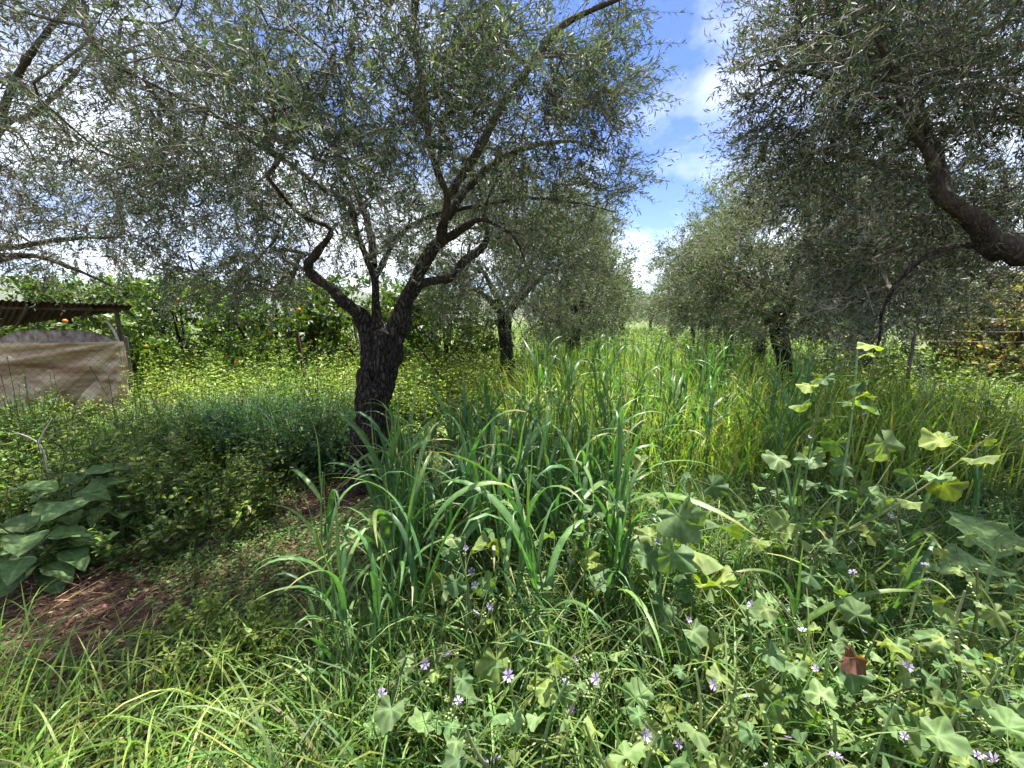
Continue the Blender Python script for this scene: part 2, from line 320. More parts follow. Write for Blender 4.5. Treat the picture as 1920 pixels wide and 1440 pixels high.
def build_hills():
    s = Soup(); N = 160; rows = 8
    V = []
    for j in range(rows):
        f = j / (rows - 1)
        for i in range(N):
            a = R(-75 + 150 * i / (N - 1)); d = 2600 + 1100 * f
            h = 235 + 80 * mnoise.fractal(Vector((i * .06, 3.3, 0)), 1, 2, 5) - 60 * math.cos(a * 2.2)
            z = -2 + h * (f ** .8 if f <= 1 else 1) * (1 + .15 * mnoise.noise(Vector((i * .3, j * .9, 0))) * (1 if 0 < j < rows - 1 else 0))
            V.append((math.sin(a) * d, math.cos(a) * d, z))
    i = (np.arange(rows - 1)[:, None] * N + np.arange(N - 1)[None]).ravel()
    s.add(np.array(V), np.stack([i, i + 1, i + N + 1, i + N], -1), np.array([.06, .08, .05]))
    m = noisy_mat('hill', (.045, .065, .03), (.11, .11, .06), scale=.006, rough=1, bump=0, spec=0)
    tag(link('hills', s.mesh('hills', smooth=True), m), 'low ridge of hills far beyond the grove', kind='structure')
build_hills()

# ------------------------------------------------------------------ trees
OL_TOP = [(.078, .108, .064), (.056, .082, .052), (.112, .140, .076), (.16, .185, .075)]
OL_W = [4, 3, 2, .5]
def rand_dir(n):
    return nrm(rng.standard_normal((n, 3)))
def grow(limb_nodes, limb_dirs, limb_rad, anchors, step=.17, wob=.03, up=0.15):
    """connect every anchor to the nearest branch node; returns edges (a, b, ra, rb) and the direction at each anchor"""
    cap = len(limb_nodes) + len(anchors) * 14 + 10
    N = np.zeros((cap, 3)); D = np.zeros((cap, 3)); par = np.full(cap, -1); n = len(limb_nodes)
    N[:n] = limb_nodes; D[:n] = limb_dirs; n0 = n
    d0 = np.min(np.linalg.norm(anchors[:, None] - limb_nodes[None], axis=2), axis=1)
    leaf = []
    for ai in np.argsort(d0):
        A = anchors[ai]; dd = N[:n] - A; k = int(np.argmin((dd * dd).sum(1))); p = N[k]; L = np.linalg.norm(A - p)
        m = max(1, min(12, int(L / step)))
        if n + m >= cap: break
        ctrl = p + D[k] * L * .4 + np.array([0, 0, up * L * .5]); last = k
        for q in range(1, m + 1):
            t = q / m; X = (1 - t) ** 2 * p + 2 * t * (1 - t) * ctrl + t * t * A
            if q < m: X = X + rng.standard_normal(3) * wob
            N[n] = X; par[n] = last; dv = X - N[last]; D[n] = dv / max(np.linalg.norm(dv), 1e-6); last = n; n += 1
        leaf.append(last)
    cnt = np.zeros(n)
    for q in leaf: cnt[q] += 1
    for q in range(n - 1, n0 - 1, -1):
        cnt[par[q]] += cnt[q]
    idx = np.arange(n0, n); pr = par[idx]
    return N, D, idx, pr, cnt, np.array(leaf)
def foliage(s, tw, tips, tipdirs, ctr, P_):
    """twigs at each tip, leaves along the twigs"""
    nt = P_['twigs']; T = len(tips) * nt
    base = np.repeat(tips, nt, 0) + rng.standard_normal((T, 3)) * .04
    outw = nrm(base - ctr); d = nrm(np.repeat(tipdirs, nt, 0) * P_.get('fwd', .6) + outw * P_.get('out', .45) + rand_dir(T) * P_.get('rnd', .8) + np.array([0, 0, P_.get('rise', .1)]))
    L = P_['tl'] * (0.5 + rng.random(T)); S = 5; droop = P_.get('droop', .5) * (0.3 + rng.random(T))
    pts = [base]; dirs = []
    for k in range(S):
        d = nrm(d + np.array([0, 0, -1.]) * (droop / S)[:, None] + rng.standard_normal((T, 3)) * .09); dirs.append(d); pts.append(pts[-1] + d * (L / S)[:, None])
    pts = np.stack(pts, 1); dirs = np.stack(dirs, 1)
    tc_ = jit((.22, .195, .155), T, .3, .05)
    rr = P_.get('tr', .0022)
    cuts = {3: [0, 1, 3, 5], 2: [0, 2, 5], 0: []}[P_.get('tseg', 3)]
    for k0, k1 in zip(cuts[:-1], cuts[1:]):
        frusta(tw, pts[:, k0], pts[:, k1], np.full(T, rr * (1.3 - .2 * k0)), np.full(T, rr * (1.3 - .2 * k1)), 3, tc_)
    nl = P_['leaves']
    u = np.linspace(.08, 1, nl)[None] * np.ones((T, 1)) + rng.standard_normal((T, nl)) * .02; u = np.clip(u, 0.02, .999)
    ki = np.minimum((u * S).astype(int), S - 1); fr = u * S - ki; ti = np.arange(T)[:, None]
    pos = pts[ti, ki] * (1 - fr[..., None]) + pts[ti, ki + 1] * fr[..., None]; dr = dirs[ti, ki]
    ph = (np.arange(nl)[None] * math.pi + (np.arange(nl)[None] // 2) * math.pi / 2 + rng.random((T, 1)) * 6.28 + rng.standard_normal((T, nl)) * .5)
    ref = np.where(np.abs(dr[..., 2:3]) > .85, np.array([1., 0, 0]), np.array([0, 0, 1.])); x = nrm(np.cross(dr, ref)); y = np.cross(dr, x)
    side = x * np.cos(ph)[..., None] + y * np.sin(ph)[..., None]
    ld = nrm(dr * P_.get('ang', .75) + side * .8 + rng.standard_normal((T, nl, 3)) * .18)
    nn = np.cross(ld, np.cross(dr, ld)) + np.array([0, 0, .5]) + rng.standard_normal((T, nl, 3)) * .35
    keep = rng.random(T * nl) < P_.get('keep', .9); n_ = int(keep.sum())
    LL = P_['ll'] * (.6 + .7 * rng.random(n_)); WW = LL * P_['lw'] * (.8 + .5 * rng.random(n_))
    tint = np.repeat(jit((1, 1, 1), len(tips), .16, .05), nt * nl, 0)[keep]
    c = np.clip(pick(P_['cols'], P_['cw'], n_, .22) * tint, .004, .8)
    leaves(s, pos.reshape(-1, 3)[keep], ld.reshape(-1, 3)[keep], nn.reshape(-1, 3)[keep], LL, WW, c, P_.get('T', T2))
OLIVE = dict(twigs=5, leaves=20, tl=.30, ll=.050, lw=.21, droop=.55, cols=OL_TOP, cw=OL_W)
def anchors_in(clumps, per, sig):
    """anchors gathered round clump centres: leaves open gaps between the clumps"""
    out = []
    for c in clumps:
        k = max(3, int(per * (.5 + rng.random())))
        out.append(np.asarray(c)[None] + rng.standard_normal((k, 3)) * sig * np.array([1.15, 1.15, .8]))
    return np.concatenate(out)
def ellipsoid_clumps(c, r, n, inner=.45, zmin=None, flt=None):
    out = []; c = np.array(c); r = np.array(r)
    while len(out) < n:
        d = rand_dir(1)[0]; q = c + r * d * (inner + (1 - inner) * rng.random() ** .6)
        if zmin is not None and q[2] < zmin: continue
        if flt is not None and not flt(q): continue
        out.append(q)
    return out
def olive(name_label, root, limbs, clumps, per, sig, prm, trunk=None, trunk_sides=20, rough_trunk=True, group=None, name='olive_tree', cat='olive tree', lm=None, leafmat=None):
    """limbs: list of (points, radii); the first may be the trunk"""
    rt = thing(name, name_label, cat, root, group); rt_o = np.array(root)
    nodes, dirs = [], []
    for i, (pts, rad) in enumerate(limbs):
        p, r = catmull(pts, rad, .05 if rough_trunk else .15)
        s = Soup(); is_tr = trunk is not None and i < trunk
        tube(s, p, r, trunk_sides if is_tr else (12 if rough_trunk else 7), (.1, .09, .07), rough=.30 if is_tr else .42, freq=8 if is_tr else 11, ridge=.32 if is_tr and rough_trunk else (.16 if rough_trunk else 0), seed=i * 3.7)
        link('trunk' if is_tr else 'limb', s.mesh('trunk' if is_tr else 'limb', rt_o, smooth=True), M_TREE, rt)
        if not is_tr:
            k0 = len(p) // 4; nodes.append(p[k0::3]); dirs.append(nrm(np.gradient(p, axis=0))[k0::3])
    nodes = np.concatenate(nodes); dirs = np.concatenate(dirs)
    A = anchors_in(clumps, per, sig)
    A = A[A[:, 2] > prm.get('zmin', 1.0)]
    if 'flt' in prm: A = A[np.array([prm['flt'](q) for q in A])]
    N, D, idx, pr, cnt, tips = grow(nodes, dirs, None, A)
    tw = Soup(); ra = .0022 * cnt[idx] ** .47; thick = ra > .006
    for msk, sd in ((thick, 5), (~thick, 3)):
        if msk.sum(): frusta(tw, N[pr[msk]], N[idx[msk]], ra[msk] * 1.08, ra[msk], sd, jit((.17, .15, .12), int(msk.sum()), .2, .04))
    fo = Soup(); ctr = A.mean(0)
    foliage(fo, tw, N[tips], D[tips], ctr, prm)
    b = link('branches', tw.mesh('branches', rt_o), M_TWIG, rt, kind='stuff')
    f = link('crown', fo.mesh('crown', rt_o), leafmat or M_OLIVE, rt, kind='stuff')
    return rt

# --- the near olive in the middle: trunk and limbs
YT = 3.8
def T_(px, py, Y=YT): return P(px, py, Y)
root_main = PZ(690, 905, 0)
YT = root_main.y
def rr_(px, Y): return px / F * Y * .5 / cp
trunk_pts = [T_(684, 945, YT - .05), T_(688, 900), T_(690, 850), T_(697, 790), T_(705, 730), T_(712, 680), T_(718, 640), T_(722, 622)]
trunk_rad = [rr_(125, YT), rr_(92, YT), rr_(70, YT), rr_(64, YT), rr_(62, YT), rr_(62, YT), rr_(64, YT), rr_(50, YT)]
L = []
L.append((trunk_pts, trunk_rad))
Y = YT
L.append(([T_(712, 680), T_(690, 615), T_(655, 573, Y - .05), T_(615, 537, Y - .12), T_(578, 503, Y - .2), T_(598, 468, Y - .25), T_(620, 430, Y - .3), T_(560, 400, Y - .45), T_(500, 330, Y - .7)], [.14, .10, .060, .048, .040, .028, .022, .018, .010]))
L.append(([T_(716, 650, Y + .05), T_(707, 600, Y + .1), T_(704, 555, Y + .1), T_(702, 520, Y + .08), T_(690, 490, Y + .05), T_(672, 440), T_(660, 395, Y - .1), T_(655, 380, Y - .1), T_(600, 350, Y - .2), T_(540, 305, Y - .3), T_(450, 250, Y - .4), T_(390, 208, Y - .5), T_(320, 175, Y - .55), T_(225, 128, Y - .6)], [.07, .05, .034, .032, .029, .026, .024, .023, .022, .021, .020, .017, .012, .006]))
L.append(([T_(703, 525, Y + .08), T_(722, 483, Y + .15), T_(745, 445, Y + .2), T_(775, 420, Y + .25), T_(820, 402, Y + .3), T_(900, 385, Y + .35), T_(985, 372, Y + .35), T_(1070, 378, Y + .35), T_(1155, 398, Y + .35)], [.03, .026, .024, .023, .021, .018, .014, .010, .005]))
L.append(([T_(722, 680), T_(747, 610), T_(765, 560), T_(778, 530), T_(795, 490), T_(818, 460), T_(850, 440), T_(880, 420, Y - .1), T_(905, 412, Y - .15), T_(960, 440, Y - .2), T_(985, 490, Y - .2)], [.14, .10, .072, .068, .062, .052, .042, .028, .018, .012, .006]))
L.append(([T_(775, 535, Y + .02), T_(805, 527, Y + .1), T_(845, 520, Y + .15), T_(870, 490, Y + .2), T_(900, 468, Y + .22), T_(915, 440, Y + .25), T_(908, 405, Y + .28), T_(925, 350, Y + .3), T_(965, 290, Y + .3), T_(990, 220, Y + .3)], [.05, .038, .04, .04, .034, .026, .018, .014, .010, .005]))
L.append(([T_(826, 455), T_(832, 420, Y - .05), T_(838, 370, Y - .1), T_(824, 330, Y - .15), T_(805, 265, Y - .2), T_(792, 170, Y - .3), T_(780, 90, Y - .35), T_(772, -40, Y - .4)], [.048, .038, .036, .032, .027, .024, .02, .012]))
L.append(([T_(838, 372, Y - .1), T_(866, 330, Y - .1), T_(900, 275, Y - .1), T_(940, 200, Y - .15), T_(990, 130, Y - .2), T_(1040, 62, Y - .25), T_(1085, 30, Y - .25), T_(1180, -10, Y - .2), T_(1290, -60, Y - .1)], [.038, .035, .034, .033, .031, .028, .022, .015, .006]))
L.append(([T_(840, 410), T_(870, 362, Y + .1), T_(920, 310, Y + .2), T_(965, 285, Y + .25), T_(1020, 270, Y + .3), T_(1080, 266, Y + .3), T_(1130, 283, Y + .35)], [.035, .03, .028, .026, .02, .015, .008]))
L.append(([T_(700, 500, Y + .1), T_(690, 420, Y + .4), T_(640, 300, Y + .8), T_(560, 180, Y + 1.1), T_(480, 90, Y + 1.3)], [.04, .034, .028, .022, .012]))
# a lopped stub low on the left of the trunk
L.append(([T_(700, 745, Y - .08), T_(686, 728, Y - .1), T_(680, 706, Y - .1), T_(682, 694, Y - .1)], [.10, .085, .06, .045]))
cl = []
def pix(q):
    c = Vector((q[0], q[1], q[2] - CAM_H)); dep = c.y * cp - c.z * sp
    return 960 + F * c.x / dep, 720 - F * (c.y * sp + c.z * cp) / dep
def main_ok(q):
    # the crown stays clear of the open gap to its right and of the sunny strip in front
    if q[1] < 2.3: return False
    px, py = pix(q)
    lim = 1180 if py > 120 else 1180 + (120 - py) * .6
    return px < lim and not (q[0] > mx_ + .6 and q[1] < my_ - 1.1) and not (px > 880 and py > 430)
mx_, my_ = root_main.x, root_main.y
cl += ellipsoid_clumps((mx_ - .25, my_ - .1, 3.55), (2.6, 2.0, 1.6), 84, inner=.25, zmin=2.35, flt=main_ok)
cl += [tuple(T_(px, py, Y + dy)) for px, py, dy in [(200, 140, -.6), (280, 200, -.5), (350, 300, -.4), (300, 400, -.2), (400, 420, -.3), (470, 470, -.1), (360, 470, .2), (550, 460, .1), (620, 470, .5), (240, 320, -.2), (480, 380, -.5),
        (1180, 250, .1), (1150, 330, .2), (1080, 330, .3), (1200, 200, .1), (1130, 380, .3), (1000, 350, .3), (1130, 120, 0), (1220, 60, 0), (1180, -10, 0), (880, 330, .5), (960, 230, .3), (1030, 180, .2), (700, 330, .4), (760, 280, .2), (620, 260, .2), (540, 520, .6), (420, 510, .5), (980, 480, -.1), (1040, 520, 0),
        (700, 120, -1.0), (820, 180, -1.0), (900, 90, -.9), (760, 230, -.9), (620, 160, -1.1), (860, 260, -.7), (980, 120, -.6), (680, 300, -.7), (960, 300, -.3), (560, 240, -.9), (1040, 230, -.3), (200, 40, -1.4), (300, 470, 0), (380, 520, .2), (460, 545, .3), (520, 500, .2), (240, 420, -.2), (1060, 400, .3), (950, 410, .3), (330, 380, 0)]]
olive('large olive tree with dark fissured trunk forking into bare limbs, nearest the camera', tuple(root_main), L, cl, 12.5, .15,
      dict(OLIVE, twigs=5, leaves=20, zmin=1.75, tl=.33, flt=lambda q: pix(q)[0] < 1190 + max(0, 120 - pix(q)[1]) * .5 - max(0, pix(q)[1] - 330) * .8 and rng.random() < (.6 if pix(q)[0] < 430 else 1)), trunk=1, trunk_sides=44, cat='olive tree', group='olive trees of the grove')

# --- the near olive at the right edge: the trunk stands just outside the frame
Y = 3.0
xr = 4.55
L = [([(xr, Y, -.05), (xr + .02, Y, .5), (xr - .02, Y, 1.1), (xr - .05, Y + .02, 1.6), (xr - .1, Y, 1.9)], [.26, .21, .19, .18, .17]),
     ([(xr - .08, Y, 1.75), tuple(P(1985, 478, Y)), tuple(P(1915, 470, Y)), tuple(P(1868, 458, Y)), tuple(P(1840, 425, Y)), tuple(P(1812, 398, Y)), tuple(P(1775, 375, Y)), tuple(P(1755, 345, Y)), tuple(P(1748, 300, Y)), tuple(P(1728, 270, Y)), tuple(P(1700, 225, Y - .1)), tuple(P(1665, 120, Y - .2)), tuple(P(1620, 30, Y - .3))], [.17, .12, .10, .085, .062, .056, .05, .042, .035, .03, .02, .014, .006]),
     ([tuple(P(1870, 465, Y)), tuple(P(1800, 460, Y + .1)), tuple(P(1740, 480, Y + .15)), tuple(P(1690, 520, Y + .2)), tuple(P(1655, 580, Y + .2)), tuple(P(1648, 640, Y + .2)), tuple(P(1620, 690, Y + .2))], [.026, .022, .018, .015, .012, .009, .004]),
     ([(xr - .05, Y, 1.8), (xr + .1, Y + .1, 2.3), (xr - .1, Y - .1, 3.0), (xr - .5, Y - .2, 3.8), (xr - .9, Y, 4.6)], [.13, .1, .08, .05, .02]),
     ([tuple(P(1775, 375, Y)), tuple(P(1740, 250, Y + .3)), tuple(P(1640, 190, Y + .4)), tuple(P(1530, 140, Y + .5)), tuple(P(1420, 130, Y + .5))], [.045, .035, .026, .018, .008]),
     ([tuple(P(1850, 440, Y)), tuple(P(1700, 330, Y + .7)), tuple(P(1570, 290, Y + 1.0)), tuple(P(1450, 290, Y + 1.1))], [.05, .034, .022, .008]),
     ([(xr, Y, 1.8), (xr + .6, Y + .7, 2.4), (xr + 1.2, Y + 1.5, 3.2)], [.1, .07, .02])]
def right_ok(q):
    px, py = pix(q); return q[1] > 2.35 and px > (1440 if py < 300 else 1440 + 0.1 * (py - 300))
cl = ellipsoid_clumps((4.1, 3.7, 3.3), (2.3, 2.0, 1.7), 84, inner=.25, zmin=1.9, flt=right_ok)
cl += [tuple(P(px, py, Y + dy)) for px, py, dy in [(1380, 110, .5), (1450, 190, .5), (1400, 280, .6), (1480, 60, .4), (1520, 150, .3), (1560, 280, .6), (1470, 320, .9), (1500, 390, 1.0), (1600, 400, .8), (1560, 480, 1.2), (1640, 480, .6), (1700, 430, .3), (1720, 530, .5), (1650, 560, .5), (1680, 160, -.5), (1650, 80, -.5), (1840, 130, -.5), (1620, 330, 0), (1600, 520, 1.0), (1520, 470, 1.3), (1620, 230, .2), (1680, 160, .0), (1600, 90, .1), (1560, 30, .2), (1750, 100, -.2), (1850, 150, -.2), (1800, 260, .1), (1880, 300, .2), (1860, 60, -.3), (1640, 600, .3)]]
olive('olive tree reaching in from the right edge, thick limb bending up from off frame', (xr, Y, 0), L, cl, 14, .17,
      dict(OLIVE, twigs=5, leaves=20, zmin=1.2, flt=lambda q: pix(q)[0] > 1385 + max(0, pix(q)[1] - 250) * .35 and not (q[1] < 3.25 and pix(q)[0] > 1690 and 250 < pix(q)[1] < 520)), trunk=1, trunk_sides=24, group='olive trees of the grove')

# --- the olive at the left edge
Y = 4.6; xl = -6.6
L = [([(xl, Y, -.05), (xl + .03, Y, .6), (xl + .05, Y, 1.2), (xl + .02, Y, 1.6)], [.22, .17, .16, .15]),
     ([(xl, Y, 1.5), tuple(P(-60, 380, Y)), tuple(P(0, 240, Y)), tuple(P(60, 215, Y)), tuple(P(130, 150, Y - .1)), tuple(P(200, 60, Y - .2))], [.11, .06, .034, .026, .018, .008]),
     ([(xl + .1, Y, 1.45), tuple(P(-30, 480, Y + .1)), tuple(P(40, 462, Y + .1)), tuple(P(130, 448, Y + .1)), tuple(P(235, 445, Y + .1))], [.08, .05, .03, .022, .01]),
     ([(xl + .1, Y, 1.5), tuple(P(-20, 500, Y - .4)), tuple(P(60, 480, Y - .5)), tuple(P(140, 505, Y - .5)), tuple(P(230, 545, Y - .5))], [.06, .04, .025, .016, .006]),
     ([(xl, Y, 1.5), (xl - .4, Y + .3, 2.6), (xl - .2, Y + .2, 3.8), (xl + .3, Y, 4.8)], [.12, .09, .06, .02]),
     ([tuple(P(-60, 380, Y)), tuple(P(30, 150, Y - .5)), tuple(P(120, 20, Y - .8)), tuple(P(220, -100, Y - 1))], [.035, .026, .018, .006])]
cl = ellipsoid_clumps((-6.1, 4.6, 3.5), (2.2, 2.0, 1.9), 60, inner=.3, zmin=2.0, flt=lambda q: q[1] > 2.6)
cl += [tuple(P(px, py, Y + dy)) for px, py, dy in [(60, 470, -.4), (40, 420, 0), (120, 420, .1), (200, 430, .1), (230, 500, -.3), (60, 380, 0), (150, 390, 0), (30, 470, .2), (110, 480, .1), (190, 480, 0), (250, 360, .1), (20, 350, 0), (90, 300, 0), (90, 330, 0), (180, 330, .1), (250, 300, .2), (60, 240, -.2), (150, 240, 0), (120, 130, -.3), (40, 90, -.4), (220, 380, .3), (280, 420, .3)]]
olive('sparse greyish olive tree at the left edge drooping over the corrugated shed roof', (xl, Y, 0), L, cl, 6.5, .2,
      dict(OLIVE, twigs=5, leaves=16, zmin=2.05, tl=.32, cols=[(.10, .105, .07), (.08, .085, .058), (.15, .14, .088)], cw=[3, 3, 1.5]), trunk=1, group='olive trees of the grove')

# --- the two rows beyond
def row_olive(label, x, y, h, rx, clumps, per, prm, lean=(0, 0), tr=.15, z0=1.25, fork=1.1):
    b = Vector((x, y, -.05)); f = Vector((x + lean[0], y + lean[1], fork))
    L = [([tuple(b), tuple(b.lerp(f, .5) + Vector((.03, 0, 0))), tuple(f), tuple(f + Vector((0, 0, .1)))], [tr * 1.35, tr, tr * .95, tr * .8])]
    n = 5
    for k in range(n):
        a = k * 2 * math.pi / n + rng.random() * .8; q = rx * (.3 + .25 * rng.random()); zt = h * (.55 + .2 * rng.random())
        m = f + Vector((math.cos(a) * q * .45, math.sin(a) * q * .45, (zt - fork) * .5)); e = f + Vector((math.cos(a) * q, math.sin(a) * q, zt - fork))
        L.append(([tuple(f), tuple(m + Vector(rng.standard_normal(3) * .08)), tuple(e)], [tr * .55, tr * .38, .02]))
    zc = (z0 + h) / 2
    cl = ellipsoid_clumps((x, y, zc + .1), (rx, rx, (h - z0) / 2), clumps, inner=.45, zmin=z0 - .1)
    return olive(label, (x, y, 0), L, cl, per, .165, dict(prm, zmin=z0 - .2, droop=.4), trunk=1, trunk_sides=10, rough_trunk=False, group='olive trees of the grove')
OLIVE_M = dict(OLIVE, twigs=4, leaves=16, tl=.30, ll=.062, lw=.25, cols=[(.125, .165, .075), (.09, .125, .058), (.17, .205, .092), (.22, .25, .10)], cw=[4, 3, 2, .6])  # lighter than the near olives: a sunlit look put into the leaf colour
OLIVE_F = dict(OLIVE_M, tseg=2, twigs=4, leaves=10, ll=.085, lw=.30, tl=.34)
row_olive('second olive tree of the left row, dark trunk right behind the nearest olive', -.1, 7.8, 4.1, 2.15, 104, 12, OLIVE_M, lean=(-.05, 0), tr=.14, z0=1.15, fork=1.55)
row_olive('third olive tree of the left row, thin trunk leaning right', 1.4, 11.6, 4.6, 1.85, 80, 12, OLIVE_F, lean=(.5, 0), tr=.13, z0=.95, fork=1.5)
row_olive('olive tree behind the right edge olive, dark trunk slanting to the left', 4.75, 6.6, 3.6, 2.1, 104, 12, OLIVE_M, lean=(-.4, 0), tr=.13, z0=1.1, fork=1.4)
row_olive('rounded olive of the right row on the far side of the cereal grass', 6.45, 10.6, 5.0, 2.5, 110, 12, OLIVE_F, lean=(.1, 0), tr=.14, z0=.95, fork=1.25)
OLIVE_FF = dict(OLIVE_M, tseg=0, twigs=3, leaves=8, ll=.12, lw=.34, tl=.4, tr=.004)
far = [(2.5, 15.6, 'olive of the left row fourth from the camera, pale rounded crown'), (3.7, 19.8, 'olive of the left row fifth from the camera, deep in the grove'), (4.8, 24, 'sixth olive of the left row, small and pale near the lane end'),
       (8.0, 14.8, 'third olive of the right row, pale crown beside the sky gap'), (9.2, 19.0, 'fourth olive of the right row, pale crown low in the sky gap'), (10.3, 23, 'fifth olive of the right row near the end of the lane'),
       (6.6, 29, 'olive closing the far end of the lane, left of its vanishing point'), (11, 28, 'olive closing the far end of the lane, right of its vanishing point'), (9.8, 36, 'farthest small olive in the middle of the lane end'),
       (6.9, 41, 'tiny olive at the very end of the lane, leftmost there'), (13.0, 38, 'tiny olive at the very end of the lane, rightmost there'),
       (9.3, 10.5, 'olive behind the right row, crown seen under the big limb'), (12, 14, 'olive at far right behind the wires and the yellowing bush')]
for i, (x, y, lb) in enumerate(far):
    row_olive(lb, x, y, 4.2 + .5 * rng.random(), 2.3, 56, 9, OLIVE_FF, tr=.13, z0=.55, fork=1.0)

# ------------------------------------------------------------------ orange trees beyond the fence, with fruit
CIT = dict(twigs=4, leaves=9, tl=.22, ll=.115, lw=.46, droop=.4, ang=.5, cols=[(.115, .185, .028), (.08, .14, .024), (.17, .23, .038), (.045, .085, .018)], cw=[4, 3, 2.2, 2.4], T=T2, out=.7, tr=.003, tseg=0)
M_ORANGE = noisy_mat('orange_peel', (.52, .15, .015), (.62, .21, .02), scale=30, rough=.45, bump=.15)
def sphere_mesh(name, r, seg=10, rings=7):
    s = Soup(); V = []; Fq = []
    for i in range(rings + 1):
        t = math.pi * i / rings
        for k in range(seg): a = 2 * math.pi * k / seg; V.append((r * math.sin(t) * math.cos(a), r * math.sin(t) * math.sin(a), r * .93 * math.cos(t)))
    for i in range(rings):
        for k in range(seg): Fq.append((i * seg + k, (i + 1) * seg + k, (i + 1) * seg + (k + 1) % seg, i * seg + (k + 1) % seg))
    s.add(np.array(V), np.array(Fq), (.8, .25, .02)); return s.mesh(name, smooth=True)
ORANGE_ME = sphere_mesh('orange', .042)
fruit_px = [(395, 672), (425, 666), (336, 563), (561, 581), (122, 602), (444, 680), (508, 625), (275, 650), (573, 652), (583, 640), (566, 645), (587, 596)]
def citrus(label, x, y, h, rx, n, fr):
    b = Vector((x, y, 0)); L = [([(x, y, -.05), (x, y, .35), (x + .03, y, .6)], [.11, .09, .08])]
    for k in range(4):
        a = k * 1.57 + rng.random(); L.append(([(x, y, .5), (x + math.cos(a) * rx * .35, y + math.sin(a) * rx * .35, h * .45), (x + math.cos(a) * rx * .6, y + math.sin(a) * rx * .6, h * .75)], [.05, .035, .015]))
    cl = ellipsoid_clumps((x, y, h * .54), (rx, rx, h * .46), n, inner=.6, zmin=.35)
    rt = olive(label, (x, y, 0), L, cl, 8, .17, dict(CIT, zmin=.2), trunk=1, trunk_sides=8, rough_trunk=False, name='orange_tree', cat='orange tree', group='orange trees beyond the fence', leafmat=M_CITRUS)
    for (px, py) in fr:
        d = ray(px, py); o = np.array((0, 0, CAM_H)); dv = np.array(d)
        # a point on the camera side of the crown along this line of sight
        e = np.array([rx, rx, h * .46]); oc = (o - np.array([x, y, h * .54])) / e; dd = dv / e
        A, B, C_ = dd @ dd, 2 * oc @ dd, oc @ oc - 1.0; disc = B * B - 4 * A * C_
        t = (-B - math.sqrt(max(disc, 0))) / (2 * A); q = o + dv * (t - .10)
        ob = link('orange', ORANGE_ME, M_ORANGE, rt, Vector(q) - b); ob.rotation_euler = (rng.random(), rng.random(), 0)
cit = [(-9.6, 9.2, 2.45, 1.5), (-7.3, 9.0, 2.3, 1.45), (-5.3, 8.9, 2.5, 1.4), (-3.4, 9.2, 2.45, 1.4), (-1.7, 10.4, 2.3, 1.3), (-12.2, 9.6, 2.7, 1.6), (-6.5, 12, 2.7, 1.6), (-3.2, 12.4, 2.6, 1.6), (-10.2, 12.6, 2.8, 1.6)]
cl_lab = ['orange tree rising behind the corrugated shed', 'orange tree just right of the shed, glossy leaves in full sun', 'orange tree in the middle of the hedge, fruit hanging low', 'orange tree behind the rusty post with a cluster of fruit', 'orange tree seen just right of the near olive trunk', 'leftmost orange tree, partly out of frame behind the shed', 'orange tree of the back row, top showing over the hedge', 'orange tree of the back row behind the leaning limb', 'orange tree of the back row at far left']
for i, (x, y, h, rx) in enumerate(cit):
    fr = []
    if i < 5:
        for p in fruit_px:
            px = p[0]; xx = (px - 960) / F * y
            if min(range(5), key=lambda k: abs((px - 960) / F * cit[k][1] - cit[k][0])) == i: fr.append(p)
    citrus(cl_lab[i], x, y, h, rx, 46 if i < 5 else 22, fr)

# ------------------------------------------------------------------ shed at the left
def grid_mesh(name, fn, nu, nv, c=(.5, .5, .5), thick=0.0):
    V = np.array([fn(i / nu, j / nv) for j in range(nv + 1) for i in range(nu + 1)], float); n = nu + 1
    i = (np.arange(nv)[:, None] * n + np.arange(nu)[None]).ravel(); q = np.stack([i, i + 1, i + n + 1, i + n], -1)
    s = Soup(); s.add(V, q, np.asarray(c, float))
    return s.mesh(name, smooth=True)
M_RUST = noisy_mat('rusty_sheet', (.012, .008, .007), (.06, .028, .018), scale=9, rough=.8, bump=.2)
M_RUSTP = noisy_mat('rusty_post', (.03, .014, .011), (.075, .03, .02), scale=30, rough=.85, bump=.3)
M_WOOD = noisy_mat('grey_wood', (.05, .042, .035), (.14, .12, .10), scale=24, rough=.9, bump=.4, stretch=(1, 1, .12))
M_WHITE = noisy_mat('flaking_white_panel', (.20, .11, .08), (.62, .60, .56), scale=7, rough=.7, bump=.2, c3=(.72, .71, .68))
M_PIPE = noisy_mat('pale_pipe', (.35, .33, .29), (.5, .48, .43), scale=12, rough=.6)
M_WIRE = noisy_mat('wire', (.05, .045, .04), (.12, .11, .10), scale=40, rough=.6, metal=.6, bump=0)
shed_root = Vector((-6.9, 6.6, 0))
shed = thing('shed', 'low open shed with dark corrugated roof behind a dirty tarpaulin', 'shed', shed_root)
cA, cB, cC, cD = P(-170, 556, 5.6), P(250, 572, 6.3), P(-170, 634, 7.6), P(236, 582, 7.4)
def roof_fn(u, v):
    a = cA.lerp(cB, u); b = cC.lerp(cD, u); p = a.lerp(b, v); p = p + Vector((0, 0, .011 * math.sin(u * 2 * math.pi * 34 + mnoise.noise(Vector((u * 9, 0, 0)))) - .02 * math.sin(v * math.pi) + .012 * mnoise.noise(Vector((u * 6, v * 3, 0))))); return p - shed_root
rf = link('roof', grid_mesh('roof', roof_fn, 240, 10), M_RUST, shed)
sm = rf.modifiers.new('thickness', 'SOLIDIFY'); sm.thickness = .006
